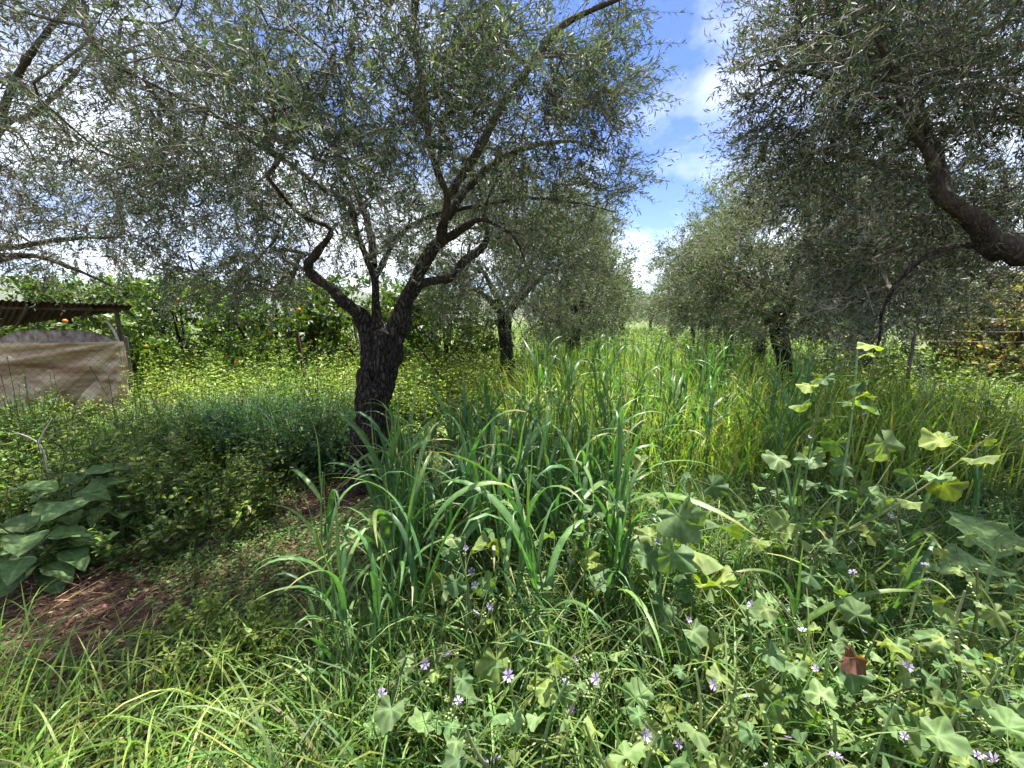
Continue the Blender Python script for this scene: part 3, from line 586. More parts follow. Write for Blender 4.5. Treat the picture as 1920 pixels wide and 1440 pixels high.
def pole(name, parent, a, b, r, mat, root, sides=8, r2=None, rough=.1):
    a, b = Vector(a), Vector(b); s = Soup(); n = 10
    pts = [a.lerp(b, i / n) + Vector((mnoise.noise(Vector((i * .5, a.x, 0))), mnoise.noise(Vector((i * .5, a.x, 5))), 0)) * r * .5 for i in range(n + 1)]
    tube(s, [tuple(p) for p in pts], np.linspace(r, r2 or r, n + 1), sides, (.2, .18, .15), rough=rough)
    return link(name, s.mesh(name, tuple(root), smooth=True), mat, parent)
pt = P(219, 585, 6.45)
pole('post', shed, (pt.x, pt.y, -.05), pt + Vector((0, 0, .03)), .032, M_WOOD, shed_root)
pb = P(-100, 600, 6.2); pole('post', shed, (pb.x, pb.y, -.05), pb, .05, M_WOOD, shed_root)
pole('beam', shed, P(-170, 566, 5.9) - Vector((0, 0, .05)), P(232, 576, 6.5) - Vector((0, 0, .03)), .035, M_WOOD, shed_root)
for u in (.2, .5, .8):
    pole('rafter', shed, cA.lerp(cB, u) - Vector((0, 0, .05)), cC.lerp(cD, u) - Vector((0, 0, .05)), .025, M_WOOD, shed_root)
def panel_fn(u, v):
    x0, x1 = P(-5, 640, 7.0), P(215, 645, 6.9); top = .20 * (1 - (2 * u - 1) ** 4) + .02
    p = x0.lerp(x1, u); return Vector((p.x, p.y + .05 * math.sin(u * 9), .2 + v * (p.z - .2 + top))) - shed_root
pn = link('back_panel', grid_mesh('back_panel', panel_fn, 40, 20), M_WHITE, shed); pn.modifiers.new('thickness', 'SOLIDIFY').thickness = .008
s = Soup(); pth = [P(228, 660, 6.35), P(222, 640, 6.35), P(214, 622, 6.35), P(204, 606, 6.38), P(198, 602, 6.4)]
p_, r_ = catmull([(pth[0].x, pth[0].y, .0)] + [tuple(q) for q in pth], [.018] * 6); tube(s, p_, r_, 8, (.4, .4, .35))
link('pipe', s.mesh('pipe', tuple(shed_root), smooth=True), M_PIPE, shed)
# tarpaulin hung in front
def tarp_mat():
    m, n, l, out = mat_base('dusty_tarpaulin')
    tcn = n.new('ShaderNodeTexCoord'); mp = n.new('ShaderNodeMapping'); mp.inputs['Rotation'].default_value = (0, R(-24), 0); mp.inputs['Scale'].default_value = (.6, 1, 3.2); l.new(tcn.outputs['Object'], mp.inputs[0])
    t = n.new('ShaderNodeTexNoise'); t.inputs['Scale'].default_value = 2.4; t.inputs['Detail'].default_value = 9; t.inputs['Roughness'].default_value = .6; l.new(mp.outputs[0], t.inputs['Vector'])
    r = n.new('ShaderNodeValToRGB'); e = r.color_ramp.elements; e[0].position = .34; e[1].position = .62; e[0].color = (.30, .17, .09, 1); e[1].color = (.78, .64, .46, 1); l.new(t.outputs[0], r.inputs[0])
    x = e.new(.72); x.color = (.82, .75, .62, 1)
    b = n.new('ShaderNodeBsdfPrincipled'); b.inputs['Roughness'].default_value = .5; b.inputs['Specular IOR Level'].default_value = .4; l.new(r.outputs[0], b.inputs['Base Color'])
    tr = n.new('ShaderNodeBsdfTranslucent'); l.new(r.outputs[0], tr.inputs[0]); ms = n.new('ShaderNodeMixShader'); ms.inputs[0].default_value = .25
    t3 = n.new('ShaderNodeTexNoise'); t3.inputs['Scale'].default_value = 26; t3.inputs['Detail'].default_value = 5; l.new(tcn.outputs['Object'], t3.inputs['Vector'])
    bp = n.new('ShaderNodeBump'); bp.inputs['Strength'].default_value = .35; bp.inputs['Distance'].default_value = .02; l.new(t3.outputs[0], bp.inputs['Height']); l.new(bp.outputs[0], b.inputs['Normal'])
    l.new(b.outputs[0], ms.inputs[1]); l.new(tr.outputs[0], ms.inputs[2]); l.new(ms.outputs[0], out.inputs[0]); return m
t0, t1 = P(-150, 625, 5.9), P(238, 640, 6.3); tarp_root = Vector((t1.x, t1.y, 0))
def tarp_fn(u, v):
    top = t0.lerp(t1, u); zt = top.z - .05 * math.sin(u * math.pi) ; z = zt * (1 - v) + .12 * v
    du, dv = (1 - u) * 2.8, v * 1.3
    ang = math.atan2(dv + .02, du + .05); rad = math.hypot(du, dv)
    fold = (.22 * abs(math.sin(ang * 6.2 + .5)) ** .6 + .06 * abs(math.sin(ang * 14 + 1)) + .02 * math.sin(ang * 33)) * min(1, rad * .9) + .03 * mnoise.noise(Vector((u * 7, v * 6, 0)))
    sag = .06 * math.sin(v * 9 + u * 2) * math.exp(-v * 5)
    return Vector((top.x, top.y - fold - sag, z + .02 * mnoise.noise(Vector((u * 9, 0, 3))))) - tarp_root
tp = link('tarpaulin', grid_mesh('tarpaulin', tarp_fn, 130, 60), tarp_mat(), None, tarp_root)
tag(tp, 'dusty beige plastic tarpaulin with diagonal folds hung along the shed side', 'tarpaulin')
tp.modifiers.new('thickness', 'SOLIDIFY').thickness = .003
# chain-link fence in front of it and on to the right
fa, fb = P(-150, 700, 5.55), P(244, 700, 6.1); fence_root = Vector((fb.x, fb.y, 0))
fence = thing('chain_link_fence', 'rusty chain-link fence in front of the tarpaulin', 'fence', fence_root)
s = Soup(); A_, B_ = [], []
W_ = (Vector((fb.x, fb.y, 0)) - Vector((fa.x, fa.y, 0))).length; H0, H1 = .05, 1.28; dirx = (Vector((fb.x, fb.y, 0)) - Vector((fa.x, fa.y, 0))).normalized()
pitch = .115; span = H1 - H0
for k in range(int((W_ + span) / pitch) + 1):
    for sg in (1, -1):
        u0 = k * pitch - (span if sg > 0 else 0); pts = []
        for q in range(9):
            z = H0 + span * q / 8; u = u0 + sg * (z - H0) if sg > 0 else k * pitch - (z - H0)
            if -.001 <= u <= W_: pts.append(np.array([fa.x + dirx.x * u, fa.y + dirx.y * u + .012 * math.sin(u * 5 + z * 4) + .004 * sg, z]))
        for a, b in zip(pts[:-1], pts[1:]): A_.append(a); B_.append(b)
A_, B_ = np.array(A_), np.array(B_); frusta(s, A_, B_, np.full(len(A_), .0018), np.full(len(A_), .0018), 3, np.tile([.1, .09, .08], (len(A_), 1)))
link('wire_mesh', s.mesh('wire_mesh', tuple(fence_root)), M_WIRE, fence, kind='stuff')
pole('post', fence, (fb.x, fb.y, -.1), (fb.x, fb.y + .02, 1.30), .022, M_WOOD, fence_root)
# rusty posts left standing in the weeds
def stake(label, a, b, r):
    a, b = Vector(a), Vector(b); s = Soup(); d = (b - a).normalized(); x = d.cross(Vector((0, 1, 0))).normalized(); y = d.cross(x)
    prof = [(-1, -1), (1, -1), (1, -.75), (-.72, -.75), (-.72, 1), (-1, 1)]         # an angle iron
    n = 8; V = []
    for i in range(n + 1):
        c = a.lerp(b, i / n)
        for (u, v) in prof: V.append(tuple(c + x * u * r + y * v * r))
    k = len(prof); f = [(i * k + q, i * k + (q + 1) % k, (i + 1) * k + (q + 1) % k, (i + 1) * k + q) for i in range(n) for q in range(k)]
    s.add(np.array(V), np.array(f), (.1, .05, .03)); s.add(np.array(V[-k:]), np.array([[0, 1, 2, 3], [0, 3, 4, 5]]), (.1, .05, .03))
    o = link('stake', s.mesh('stake', tuple(a)), M_RUSTP, None, a); tag(o, label, 'stake')
q = P(573, 735, 6.3); stake('rusty angle iron stake standing before the orange trees, left of the trunk', (q.x + .06, q.y, -.05), P(555, 624, 6.2), .03)
q = P(822, 712, 6.8); stake('thin dark iron rod leaning left, just right of the near trunk', (q.x + .45, q.y, -.02), P(779, 642, 6.7), .016)
# wires strung at the right, in front of the yellowing bush
wr = Vector((7.6, 7.6, 0)); wf = thing('wire_fence', 'sagging wire fence at the far right in front of the yellowing bush', 'fence', wr)
for z in (1.15, 1.35, 1.6):
    s = Soup(); p_ = [(7.6 + i * .4, 7.6 + i * .05, z + .01 * math.sin(i) - .03 * math.sin(i / 14 * math.pi)) for i in range(15)]; tube(s, p_, [.003] * 15, 4, (.3, .3, .3)); link('wire', s.mesh('wire', tuple(wr)), M_PIPE, wf)
for x, y in ((7.6, 7.6), (13.2, 8.3)): pole('post', wf, (x, y, -.05), (x, y, 1.65), .03, M_WOOD, wr)

# yellowing bush at the far right
YB = dict(tseg=2, twigs=4, leaves=9, tl=.28, ll=.09, lw=.5, droop=.3, cols=[(.42, .30, .11), (.36, .32, .10), (.20, .24, .07), (.44, .22, .10), (.15, .20, .06)], cw=[2.5, 3, 3, 1, 2.5], T=T4, tr=.003)
def bush(label, x, y, h, rx, n, prm, name, cat, mat):
    L = [([(x, y, -.05), (x, y, .2), (x, y, .35)], [.05, .045, .04])]
    for k in range(5):
        a = k * 1.26 + rng.random(); L.append(([(x, y, .2), (x + math.cos(a) * rx * .3, y + math.sin(a) * rx * .3, h * .45), (x + math.cos(a) * rx * .6, y + math.sin(a) * rx * .6, h * .8)], [.03, .02, .008]))
    cl = ellipsoid_clumps((x, y, h * .55), (rx, rx, h * .42), n, inner=.4, zmin=.3)
    return olive(label, (x, y, 0), L, cl, 8, .17, dict(prm, zmin=.2), trunk=1, trunk_sides=8, rough_trunk=False, name=name, cat=cat, leafmat=mat)
bush('yellow and orange leaved bush at the far right edge behind the wires', 10.6, 8.6, 2.0, .9, 34, YB, 'bush', 'bush', M_WEED)
bush('reddish yellow bush low beside the right edge, under the olive limb', 12.2, 9.6, 2.5, 1.1, 36, YB, 'bush', 'bush', M_WEED)

# ------------------------------------------------------------------ ground cover
gh = np.vectorize(lambda x, y: ground_h(float(x), float(y)))
def bare(x, y):
    """how far a spot belongs to the bare soil"""
    a = ((x + 2.45) * .94 + (y - 1.98) * -.34) / .85; b = ((x + 2.45) * .34 + (y - 1.98) * .94) / .36
    c = ((x + 1.55) / .42) ** 2 + ((y - 3.25) / .36) ** 2
    return np.maximum(np.exp(-(a * a + b * b) ** 2), np.exp(-c ** 2))
def scatter(n, x0, x1, y0, y1, ok=None, near=None):
    out = []
    while len(out) < n:
        k = max(64, (n - len(out)) * 2); x = x0 + (x1 - x0) * rng.random(k); y = y0 + (y1 - y0) * (rng.random(k) ** (near or 1))
        m = np.ones(k, bool) if ok is None else ok(x, y)
        out += list(zip(x[m], y[m]))
    xy = np.array(out[:n]); return np.stack([xy[:, 0], xy[:, 1], gh(xy[:, 0], xy[:, 1])], -1)
def not_trunk(x, y): return (x - root_main.x) ** 2 + (y - root_main.y) ** 2 > .28 ** 2
def in_view(x, y): return np.abs(x) < y * 1.42 + .6
def clear(x, y): return not_trunk(x, y) & in_view(x, y) & ~((x < -5.75) & (y > 5.7) & (y < 7.8))
def weeds(s, base, h, cols, cw, ll, br=3, nodes=6, lw=.42, T=T4, lean=.18, spread=.75, stemc=(.10, .15, .04), sw=.005, seeds=0.0, S=5):
    """upright branching weeds with opposite leaves"""
    N = len(base); az = rng.random(N) * 6.28
    st = [(base, az, None)]
    B = [base]; AZ = [az]; TH = [np.abs(rng.standard_normal(N)) * lean * .6]; LN = [h]; BD = [rng.standard_normal(N) * .25]
    pn_ = np.array([mnoise.noise(Vector((q[0] * .8 + 7, q[1] * .8, 2.))) for q in base]); tint = jit((1, 1, 1), N, .15, .06) * np.clip(np.stack([1 - .28 * pn_, 1 - .16 * pn_, 1 + .2 * pn_], -1), .4, 1.6); TI = [tint]
    p0, _ = stalk_line(B[0], AZ[0], TH[0], BD[0], LN[0], S)
    for k in range(br):
        t = .1 + .6 * rng.random(N); ki = np.minimum((t * S).astype(int), S - 1)
        B.append(p0[np.arange(N), ki]); AZ.append(rng.random(N) * 6.28); TH.append(spread * (.6 + .6 * rng.random(N))); BD.append(-.45 * rng.random(N)); LN.append(h * (1 - t * .8) * (.45 + .4 * rng.random(N))); TI.append(tint)
    B, AZ, TH, BD, LN, TI = map(np.concatenate, (B, AZ, TH, BD, LN, TI)); n = len(B)
    sc = np.clip(jit(stemc, n, .2) * TI, .003, .8)
    p, tg = ribbons(s, B, AZ, TH, BD, LN, np.full(n, sw), S, sc, taper=False, twist=3)
    u = np.linspace(.12, 1, nodes); ki = np.minimum((u * S).astype(int), S - 1); fr = u * S - ki
    pos = p[:, ki] * (1 - fr[None, :, None]) + p[:, ki + 1] * fr[None, :, None]
    for sd in (0, 1):
        ph = (np.arange(nodes) % 2)[None] * 1.57 + sd * math.pi + rng.random((n, 1)) * 6.28 + rng.standard_normal((n, nodes)) * .35
        hz = np.stack([np.cos(ph), np.sin(ph), np.zeros_like(ph)], -1); d = nrm(hz + np.array([0, 0, 1.]) * (.25 + .35 * rng.standard_normal((n, nodes)))[..., None]); nn = np.array([0, 0, 1.]) - hz * .2 + rng.standard_normal((n, nodes, 3)) * .25
        k = n * nodes; Ls = (ll * (1.15 - .65 * u[None] ** 2) * (.65 + .6 * rng.random((n, nodes)))).ravel(); ii = rng.random(k) < .92
        c = np.clip(pick(cols, cw, k, .14) * np.repeat(TI, nodes, 0), .004, .8)
        leaves(s, pos.reshape(-1, 3)[ii], d.reshape(-1, 3)[ii], nn.reshape(-1, 3)[ii], Ls[ii], Ls[ii] * lw, c[ii], T)
    if seeds:
        k = int(n * seeds * 8); w = rng.integers(0, n, k); uu = rng.random(k); kk = np.minimum((uu * S).astype(int), S - 1)
        q = p[w, kk] + rng.standard_normal((k, 3)) * .012
        leaves(s, q, rand_dir(k), rand_dir(k), np.full(k, .012), np.full(k, .008), jit((.30, .34, .10), k, .2), T2)
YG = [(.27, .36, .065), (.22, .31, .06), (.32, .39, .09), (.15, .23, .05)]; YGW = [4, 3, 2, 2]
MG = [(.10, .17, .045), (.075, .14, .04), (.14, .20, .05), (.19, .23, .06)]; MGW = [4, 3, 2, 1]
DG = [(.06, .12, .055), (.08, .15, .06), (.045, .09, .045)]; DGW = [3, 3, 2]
def patchy(b, f=.9, lo=.45, hi=1.35, off=0.):
    v = np.array([mnoise.noise(Vector((p[0] * f + off, p[1] * f, off))) for p in b]); return lo + (hi - lo) * np.clip(.5 + .75 * v, 0, 1)
def stuff(name, s, mat, label):
    return tag(link(name, s.mesh(name), mat), label, kind='stuff', cat=name.replace('_', ' '))

# fine grass in front, dense in the middle and to the right
s = Soup()
def fg_ok(x, y): return clear(x, y) & (rng.random(len(x)) > bare(x, y) * 1.2) & (x > -.75 + (y - 1) * .05)
n = 15000; b = scatter(n, -.8, 2.9, .75, 3.4, fg_ok)
GR = [(.10, .18, .04), (.075, .145, .035), (.15, .22, .05), (.22, .24, .08), (.055, .11, .035)]; GRW = [4, 4, 2, .7, 2]
ribbons(s, b, rng.random(n) * 6.28, .15 + .3 * rng.random(n), .5 + 1.9 * rng.random(n) ** 1.3, .22 + .42 * rng.random(n), .004 + .006 * rng.random(n), 6, pick(GR, GRW, n))
n = 2000; b = scatter(n, -2.6, -.3, .7, 1.75, lambda x, y: clear(x, y) & (rng.random(len(x)) > bare(x, y) * 1.3) & (rng.random(len(x)) < 1.25 - (y - .7) * .85))
ribbons(s, b, rng.random(n) * 6.28, .15 + .45 * rng.random(n), .7 + 1.8 * rng.random(n), .16 + .36 * rng.random(n) ** 1.5, .004 + .007 * rng.random(n), 7, pick([(.17, .25, .05), (.12, .20, .045), (.23, .29, .08)], [3, 3, 2], n))
n = 6500; b = scatter(n, -4.2, 0, .8, 4.2, lambda x, y: clear(x, y) & (rng.random(len(x)) > bare(x, y) * 1.05))
ribbons(s, b, rng.random(n) * 6.28, .2 + .6 * rng.random(n), .8 * rng.random(n), .06 + .13 * rng.random(n), .003 + .003 * rng.random(n), 3, pick(GR, GRW, n))
n = 2600; b = scatter(n, -.7, 2.6, .9, 2.6, fg_ok)
ribbons(s, b, rng.random(n) * 6.28, .1 + .3 * rng.random(n), .8 + 1.7 * rng.random(n), .45 + .35 * rng.random(n), .006 + .007 * rng.random(n), 8, pick([(.10, .17, .055), (.14, .20, .065), (.20, .25, .10)], [3, 3, 1.5], n), pw=2.2)
stuff('grass', s, M_GRASS, 'fine green grass thick across the foreground')
# dry stalks lying on the soil
s = Soup(); n = 6500; b = scatter(n, -4.2, 2.6, .75, 4.4, clear); b[:, 2] += .004 + .03 * rng.random(n)
ribbons(s, b, np.where(rng.random(n) < .5, rng.random(n) * 6.28, rng.normal(.4, .7, n)), 1.25 + .35 * rng.random(n), .25 * rng.standard_normal(n), .08 + .34 * rng.random(n), .0025 + .003 * rng.random(n), 4, pick([(.26, .19, .10), (.16, .105, .065), (.32, .27, .13), (.10, .06, .042), (.20, .24, .075)], [2, 3, 1.5, 4, 2], n), twist=1.5)
stuff('straw', s, M_STRAW, 'dry stalks and straw lying flat on the reddish soil')
# crumbs of soil and leaf litter
s = Soup(); n = 5200; b = scatter(n, -3.9, -.6, 1.1, 3.9, lambda x, y: clear(x, y) & (rng.random(len(x)) < .15 + bare(x, y)))
oc = np.array([[1, 0, 0], [-1, 0, 0], [0, 1, 0], [0, -1, 0], [0, 0, .8], [0, 0, -.8]]); of = np.array([[0, 2, 4], [2, 1, 4], [1, 3, 4], [3, 0, 4], [2, 0, 5], [1, 2, 5], [3, 1, 5], [0, 3, 5]])
sz = .003 + .014 * rng.random(n) ** 3; V = b[:, None] + (oc[None] + rng.standard_normal((n, 6, 3)) * .3) * sz[:, None, None]
s.add(V.reshape(-1, 3), (of[None] + (np.arange(n) * 6)[:, None, None]).reshape(-1, 3), np.repeat(jit((.085, .048, .036), n, .4), 6, 0))
n = 2600; b = scatter(n, -3.9, -.4, 1.0, 4.0, lambda x, y: clear(x, y) & (rng.random(len(x)) < .3 + bare(x, y))); b[:, 2] += .008; d = rand_dir(n); d[:, 2] *= .2
leaves(s, b, d, np.array([0, 0, 1.]) + rng.standard_normal((n, 3)) * .3, .03 + .03 * rng.random(n), .008 + .006 * rng.random(n), pick([(.20, .13, .08), (.12, .075, .05), (.28, .22, .14), (.09, .05, .04)], [2, 3, 1, 2], n), T4)
stuff('soil_litter', s, M_STRAW, 'crumbs of soil and fallen leaves on the bare patch')
# low clover-like cover
s = Soup(); n = 15000; b = scatter(n, -4.4, .3, .8, 4.4, lambda x, y: clear(x, y) & (rng.random(len(x)) > bare(x, y) * 1.02))
for k in range(3):
    a = rng.random(n) * .6 + k * 2.09; hz = np.stack([np.cos(a), np.sin(a), .25 * rng.standard_normal(n)], -1); q = b.copy(); q[:, 2] += .02 + .06 * rng.random(n)
    leaves(s, q, hz, np.array([0, 0, 1.]) + rng.standard_normal((n, 3)) * .3, .014 + .018 * rng.random(n), .012 + .014 * rng.random(n), pick(MG, MGW, n), T2)
stuff('ground_cover', s, M_WEED, 'tiny low leaves creeping over the soil at left')

# weeds behind the bare soil at left, mid green
s = Soup()
n = 420; b = scatter(n, -6.5, -1.95, 2.6, 4.7, lambda x, y: clear(x, y) & (y > 2.15 - (x + 2.2) * .28) & (rng.random(len(x)) > bare(x, y) * 2))
weeds(s, b, (.48 + .5 * rng.random(n)) * patchy(b, 1.7, .32, 1.35), MG + YG[:2], MGW + [8, 6], .06, br=4, nodes=7)
n = 300; b = scatter(n, -8.5, -4, 3.6, 6, clear); weeds(s, b, (.24 + .22 * rng.random(n)) * patchy(b, 1.3), MG + YG[:2], MGW + [3, 3], .06, br=4, nodes=6, T=T2, S=3)
n = 130; b = scatter(n, -7.8, -5.0, 4.9, 5.75, clear); weeds(s, b, .28 + .3 * rng.random(n), MG + YG[:2], MGW + [3, 3], .06, br=4, nodes=6)
stuff('weeds', s, M_WEED, 'mixed green weeds between the bare soil and the shed')
# yellow-green weeds in the sun before the orange trees
s = Soup()
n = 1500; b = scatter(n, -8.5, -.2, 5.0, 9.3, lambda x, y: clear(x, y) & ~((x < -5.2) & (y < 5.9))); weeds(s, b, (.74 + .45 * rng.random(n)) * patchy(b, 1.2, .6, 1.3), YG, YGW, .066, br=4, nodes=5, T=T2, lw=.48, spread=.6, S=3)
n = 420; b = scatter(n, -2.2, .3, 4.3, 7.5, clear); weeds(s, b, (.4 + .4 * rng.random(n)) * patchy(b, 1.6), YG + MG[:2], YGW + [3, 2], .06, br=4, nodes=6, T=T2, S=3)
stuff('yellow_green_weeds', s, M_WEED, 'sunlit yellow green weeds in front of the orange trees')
# bluish shaded tuft of grass beside the trunk
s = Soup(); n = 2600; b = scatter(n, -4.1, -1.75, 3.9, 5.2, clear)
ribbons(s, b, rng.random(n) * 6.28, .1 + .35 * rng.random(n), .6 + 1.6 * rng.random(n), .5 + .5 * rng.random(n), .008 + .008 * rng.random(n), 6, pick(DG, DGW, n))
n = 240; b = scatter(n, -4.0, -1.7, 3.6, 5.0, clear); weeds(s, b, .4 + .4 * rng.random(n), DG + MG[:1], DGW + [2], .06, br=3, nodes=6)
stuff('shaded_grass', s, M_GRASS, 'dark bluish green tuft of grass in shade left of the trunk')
# field between the rows
s = Soup(); n = 8500
b = scatter(n, -.2, 4.3, 3.0, 9.5, lambda x, y: clear(x, y) & (x > -.1 + (y - 3) * .08))
ribbons(s, b, rng.random(n) * 6.28, .05 + .25 * rng.random(n), .3 + 1.9 * rng.random(n) ** 1.5, .6 + .62 * rng.random(n), .008 + .013 * rng.random(n), 6, pick([(.18, .26, .055), (.13, .22, .05), (.26, .33, .07), (.38, .34, .10)], [4, 3, 3, .8], n), pw=2)
n = 2600; b = scatter(n, .2, 3.6, 3.3, 6.5, clear)
ribbons(s, b, rng.random(n) * 6.28, .1 + .3 * rng.random(n), .4 + 1.2 * rng.random(n), .2 + .35 * rng.random(n), .006 + .008 * rng.random(n), 4, pick([(.30, .24, .06), (.24, .24, .06), (.16, .20, .05)], [2, 3, 3], n))
stuff('tall_grass', s, M_GRASS, 'tall green cereal grass filling the lane between the olive rows')
s = Soup(); n = 1500; b = scatter(n, -.5, 6.5, 4.5, 10, clear); weeds(s, b, .5 + .45 * rng.random(n), MG + YG, MGW + [4, 3, 2, 1], .05, br=4, nodes=6, T=T2, seeds=.5, S=3)
n = 3400; b = scatter(n, -6, 18, 9.5, 48, lambda x, y: clear(x, y), near=1.6); weeds(s, b, (.45 + .55 * rng.random(n)) * patchy(b, .5), YG + MG, YGW + [5, 4, 3, 2], .15, br=3, nodes=4, T=T2, sw=.01, spread=.6, S=2, lw=.55)
stuff('meadow', s, M_WEED, 'sunlit weeds and wild oats deep in the lane between the rows')
# right side
s = Soup(); n = 800; b = scatter(n, 2.6, 10, 3.9, 9, clear); weeds(s, b, (.45 + .45 * rng.random(n)) * patchy(b, 1.1), YG + MG, YGW + [5, 4, 3, 2], .085, br=3, nodes=6, lw=.55, T=T2, S=3)
n = 1800; ribbons(s, scatter(n, 2.9, 8.5, 3.9, 7.5, clear), rng.random(n) * 6.28, .1 + .35 * rng.random(n), .5 + 1.8 * rng.random(n), .4 + .45 * rng.random(n), .01 + .014 * rng.random(n), 6, pick([(.14, .22, .045), (.20, .27, .05), (.3, .28, .07)], [3, 3, .6], n))
stuff('bright_weeds', s, M_WEED, 'bright broad leaved weeds in the sun at the right')
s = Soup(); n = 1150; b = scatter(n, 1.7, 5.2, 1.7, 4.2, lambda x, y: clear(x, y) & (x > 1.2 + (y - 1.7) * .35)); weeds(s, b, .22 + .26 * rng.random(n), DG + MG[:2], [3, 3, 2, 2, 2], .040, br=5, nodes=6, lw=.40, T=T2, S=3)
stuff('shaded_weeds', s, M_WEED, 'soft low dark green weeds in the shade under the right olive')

ORD = ['leftmost', 'second from left', 'third from left', 'fourth from left', 'fifth from left', 'sixth from left', 'seventh from left', 'eighth from left', 'ninth from left', 'tenth from left', 'eleventh from left', 'rightmost']
def ordn(k, n): return 'rightmost' if k == n - 1 else ORD[k]
# yellow-green seeding weeds that stand singly at the front left
def weed_plant(label, group, x, y, h, cols, cw, ll, br=5, nodes=7, seeds=0., lw=.42):
    z = ground_h(x, y); rt = thing('weed', label, 'weed', (x, y, z), group)
    s = Soup(); weeds(s, np.array([[0., 0, 0]]), np.array([h]), cols, cw, ll, br, nodes, seeds=seeds, lw=lw)
    link('foliage', s.mesh('foliage'), M_WEED, rt, kind='stuff')
for k, (px, py, h) in enumerate(sorted([(380, 1190, .30), (420, 1160, .34), (460, 1185, .33), (490, 1140, .34), (350, 1230, .27), (440, 1230, .28), (330, 1150, .24), (500, 1200, .3), (400, 1120, .26), (540, 1150, .25), (300, 1190, .2)])):
    q = PZ(px, py + 60, 0); weed_plant('pale yellow green seeding weed beside the bare soil, %s of cluster' % ordn(k, 11), 'pale weeds by the bare soil', q.x, q.y, h, YG, YGW, .040, br=7, nodes=8, seeds=1.5)
for k, (px, py, h) in enumerate(sorted([(300, 1010, .36), (340, 1000, .4), (230, 1020, .36), (190, 1010, .4), (280, 970, .44), (360, 960, .36), (120, 1030, .35), (150, 980, .45), (320, 930, .42)])):
    q = PZ(px, py + 40, 0); weed_plant('leafy yellowish weed at the far edge of bare soil, %s' % ordn(k, 9), 'leafy weeds behind the bare soil', q.x, q.y, h, MG + YG[:1], MGW + [3], .062, br=6, nodes=7)

# ------------------------------------------------------------------ cereal plants one by one
def blade_mesh(i, th0, bend, pw, w=.052):
    S = 10; u = np.linspace(0, 1, S + 1); p, tg = stalk_line(np.zeros((1, 3)), np.zeros(1), np.array([th0]), np.array([bend]), np.ones(1), S, pw); p, tg = p[0], tg[0]
    p[:, 1] += .05 * np.sin(u * 3 + i) * u
    prof = np.minimum(1, .5 + 2.5 * u) * (1 - u ** 2.4 * .98) * w * .5; nn = np.stack([-tg[:, 2], np.zeros(S + 1), tg[:, 0]], -1)
    a = .5 * math.sin(i * 2.3) * u; side = np.stack([np.zeros(S + 1), np.cos(a), np.zeros(S + 1)], -1) + nn * np.sin(a)[:, None]
    V = np.stack([p - side * prof[:, None] - nn * prof[:, None] * .3, p, p + side * prof[:, None] - nn * prof[:, None] * .3], 1)
    V[:, 1] += nn * 0.0
    f = [(k * 3 + j, k * 3 + j + 1, k * 3 + j + 4, k * 3 + j + 3) for k in range(S) for j in (0, 1)]
    s = Soup(); c = np.array([(.070, .150, .052), (.085, .168, .055), (.058, .130, .052), (.115, .195, .058)][i % 4]); cc = c * (1 - .0 * u[:, None]) ; cc = np.repeat((cc * (1 - u[:, None] ** 6) + np.array([.30, .26, .10]) * u[:, None] ** 6) if i % 3 == 0 else np.repeat(c[None], S + 1, 0), 3, 0).reshape(S + 1, 3, 3).copy(); cc[:, 1] *= 1.35
    s.add(V.reshape(-1, 3), np.array(f), cc.reshape(-1, 3)); return s.mesh('blade', smooth=True)
BL = [blade_mesh(i, th, bd, pw) for i, (th, bd, pw) in enumerate([(.25, 1.9, 1.6), (.3, 2.3, 2.2), (.18, 2.7, 3.2), (.4, 1.6, 1.3), (.15, 2.4, 4.0), (.35, 2.0, 1.8), (.22, 1.2, 1.5), (.5, 1.9, 1.2), (.12, 2.9, 5.0), (.28, 2.1, 2.6)])]
SPEAR = blade_mesh(3, .04, .25, 2, .04)
def cereal_stem(i):
    s = Soup(); n = 8; pts = [(0.03 * math.sin(i + k * .4) * (k / n), .03 * math.cos(i * 2 + k * .3) * (k / n), k / n) for k in range(n + 1)]
    tube(s, pts, np.linspace(.0065, .003, n + 1), 5, (.09, .17, .055)); return s.mesh('stem', smooth=True)
STEMS = [cereal_stem(i) for i in range(4)]
def cereal(label, group, x, y, h, nb=6, bl=.5, lean=.08):
    z = ground_h(x, y); rt = thing('cereal_plant', label, 'cereal plant', (x, y, z - .01), group, rng.random() * 6.28)
    rt.rotation_euler = (rng.normal(0, lean), rng.normal(0, lean), rng.random() * 6.28)
    st = link('stem', STEMS[rng.integers(4)], M_STEM, rt); st.scale = (1, 1, h * .92)
    a = rng.random() * 6.28
    for k in range(nb):
        t = .15 + .72 * (k + rng.random() * .6) / nb; o = link('blade', BL[rng.integers(len(BL))], M_CEREAL, rt, (0, 0, h * t))
        L_ = bl * (.65 + .6 * rng.random()) * (1.05 if .3 < t < .8 else .8); wd = .8 + .5 * rng.random(); o.scale = (L_, L_ * wd, L_); o.rotation_euler = (rng.normal(0, .12), rng.normal(0, .12), a + k * math.pi + rng.normal(0, .45))
    o = link('blade', SPEAR, M_CEREAL, rt, (0, 0, h * .85)); o.scale = (.32, .32, .32); o.rotation_euler = (0, 0, a)
def cer_ok(x, y): return not_trunk(x, y) & ((x + .12) ** 2 / .8 ** 2 + (y - 2.25) ** 2 / .85 ** 2 < 1) & ~((x < -.55) & (y < 1.7))
for (x, y, z) in scatter(84, -.95, .9, 1.35, 3.2, cer_ok):
    cereal('broad bladed cereal plant in the dense clump before the near olive', 'cereal plants before the near olive', x, y, .74 + .32 * rng.random(), 6, .54)
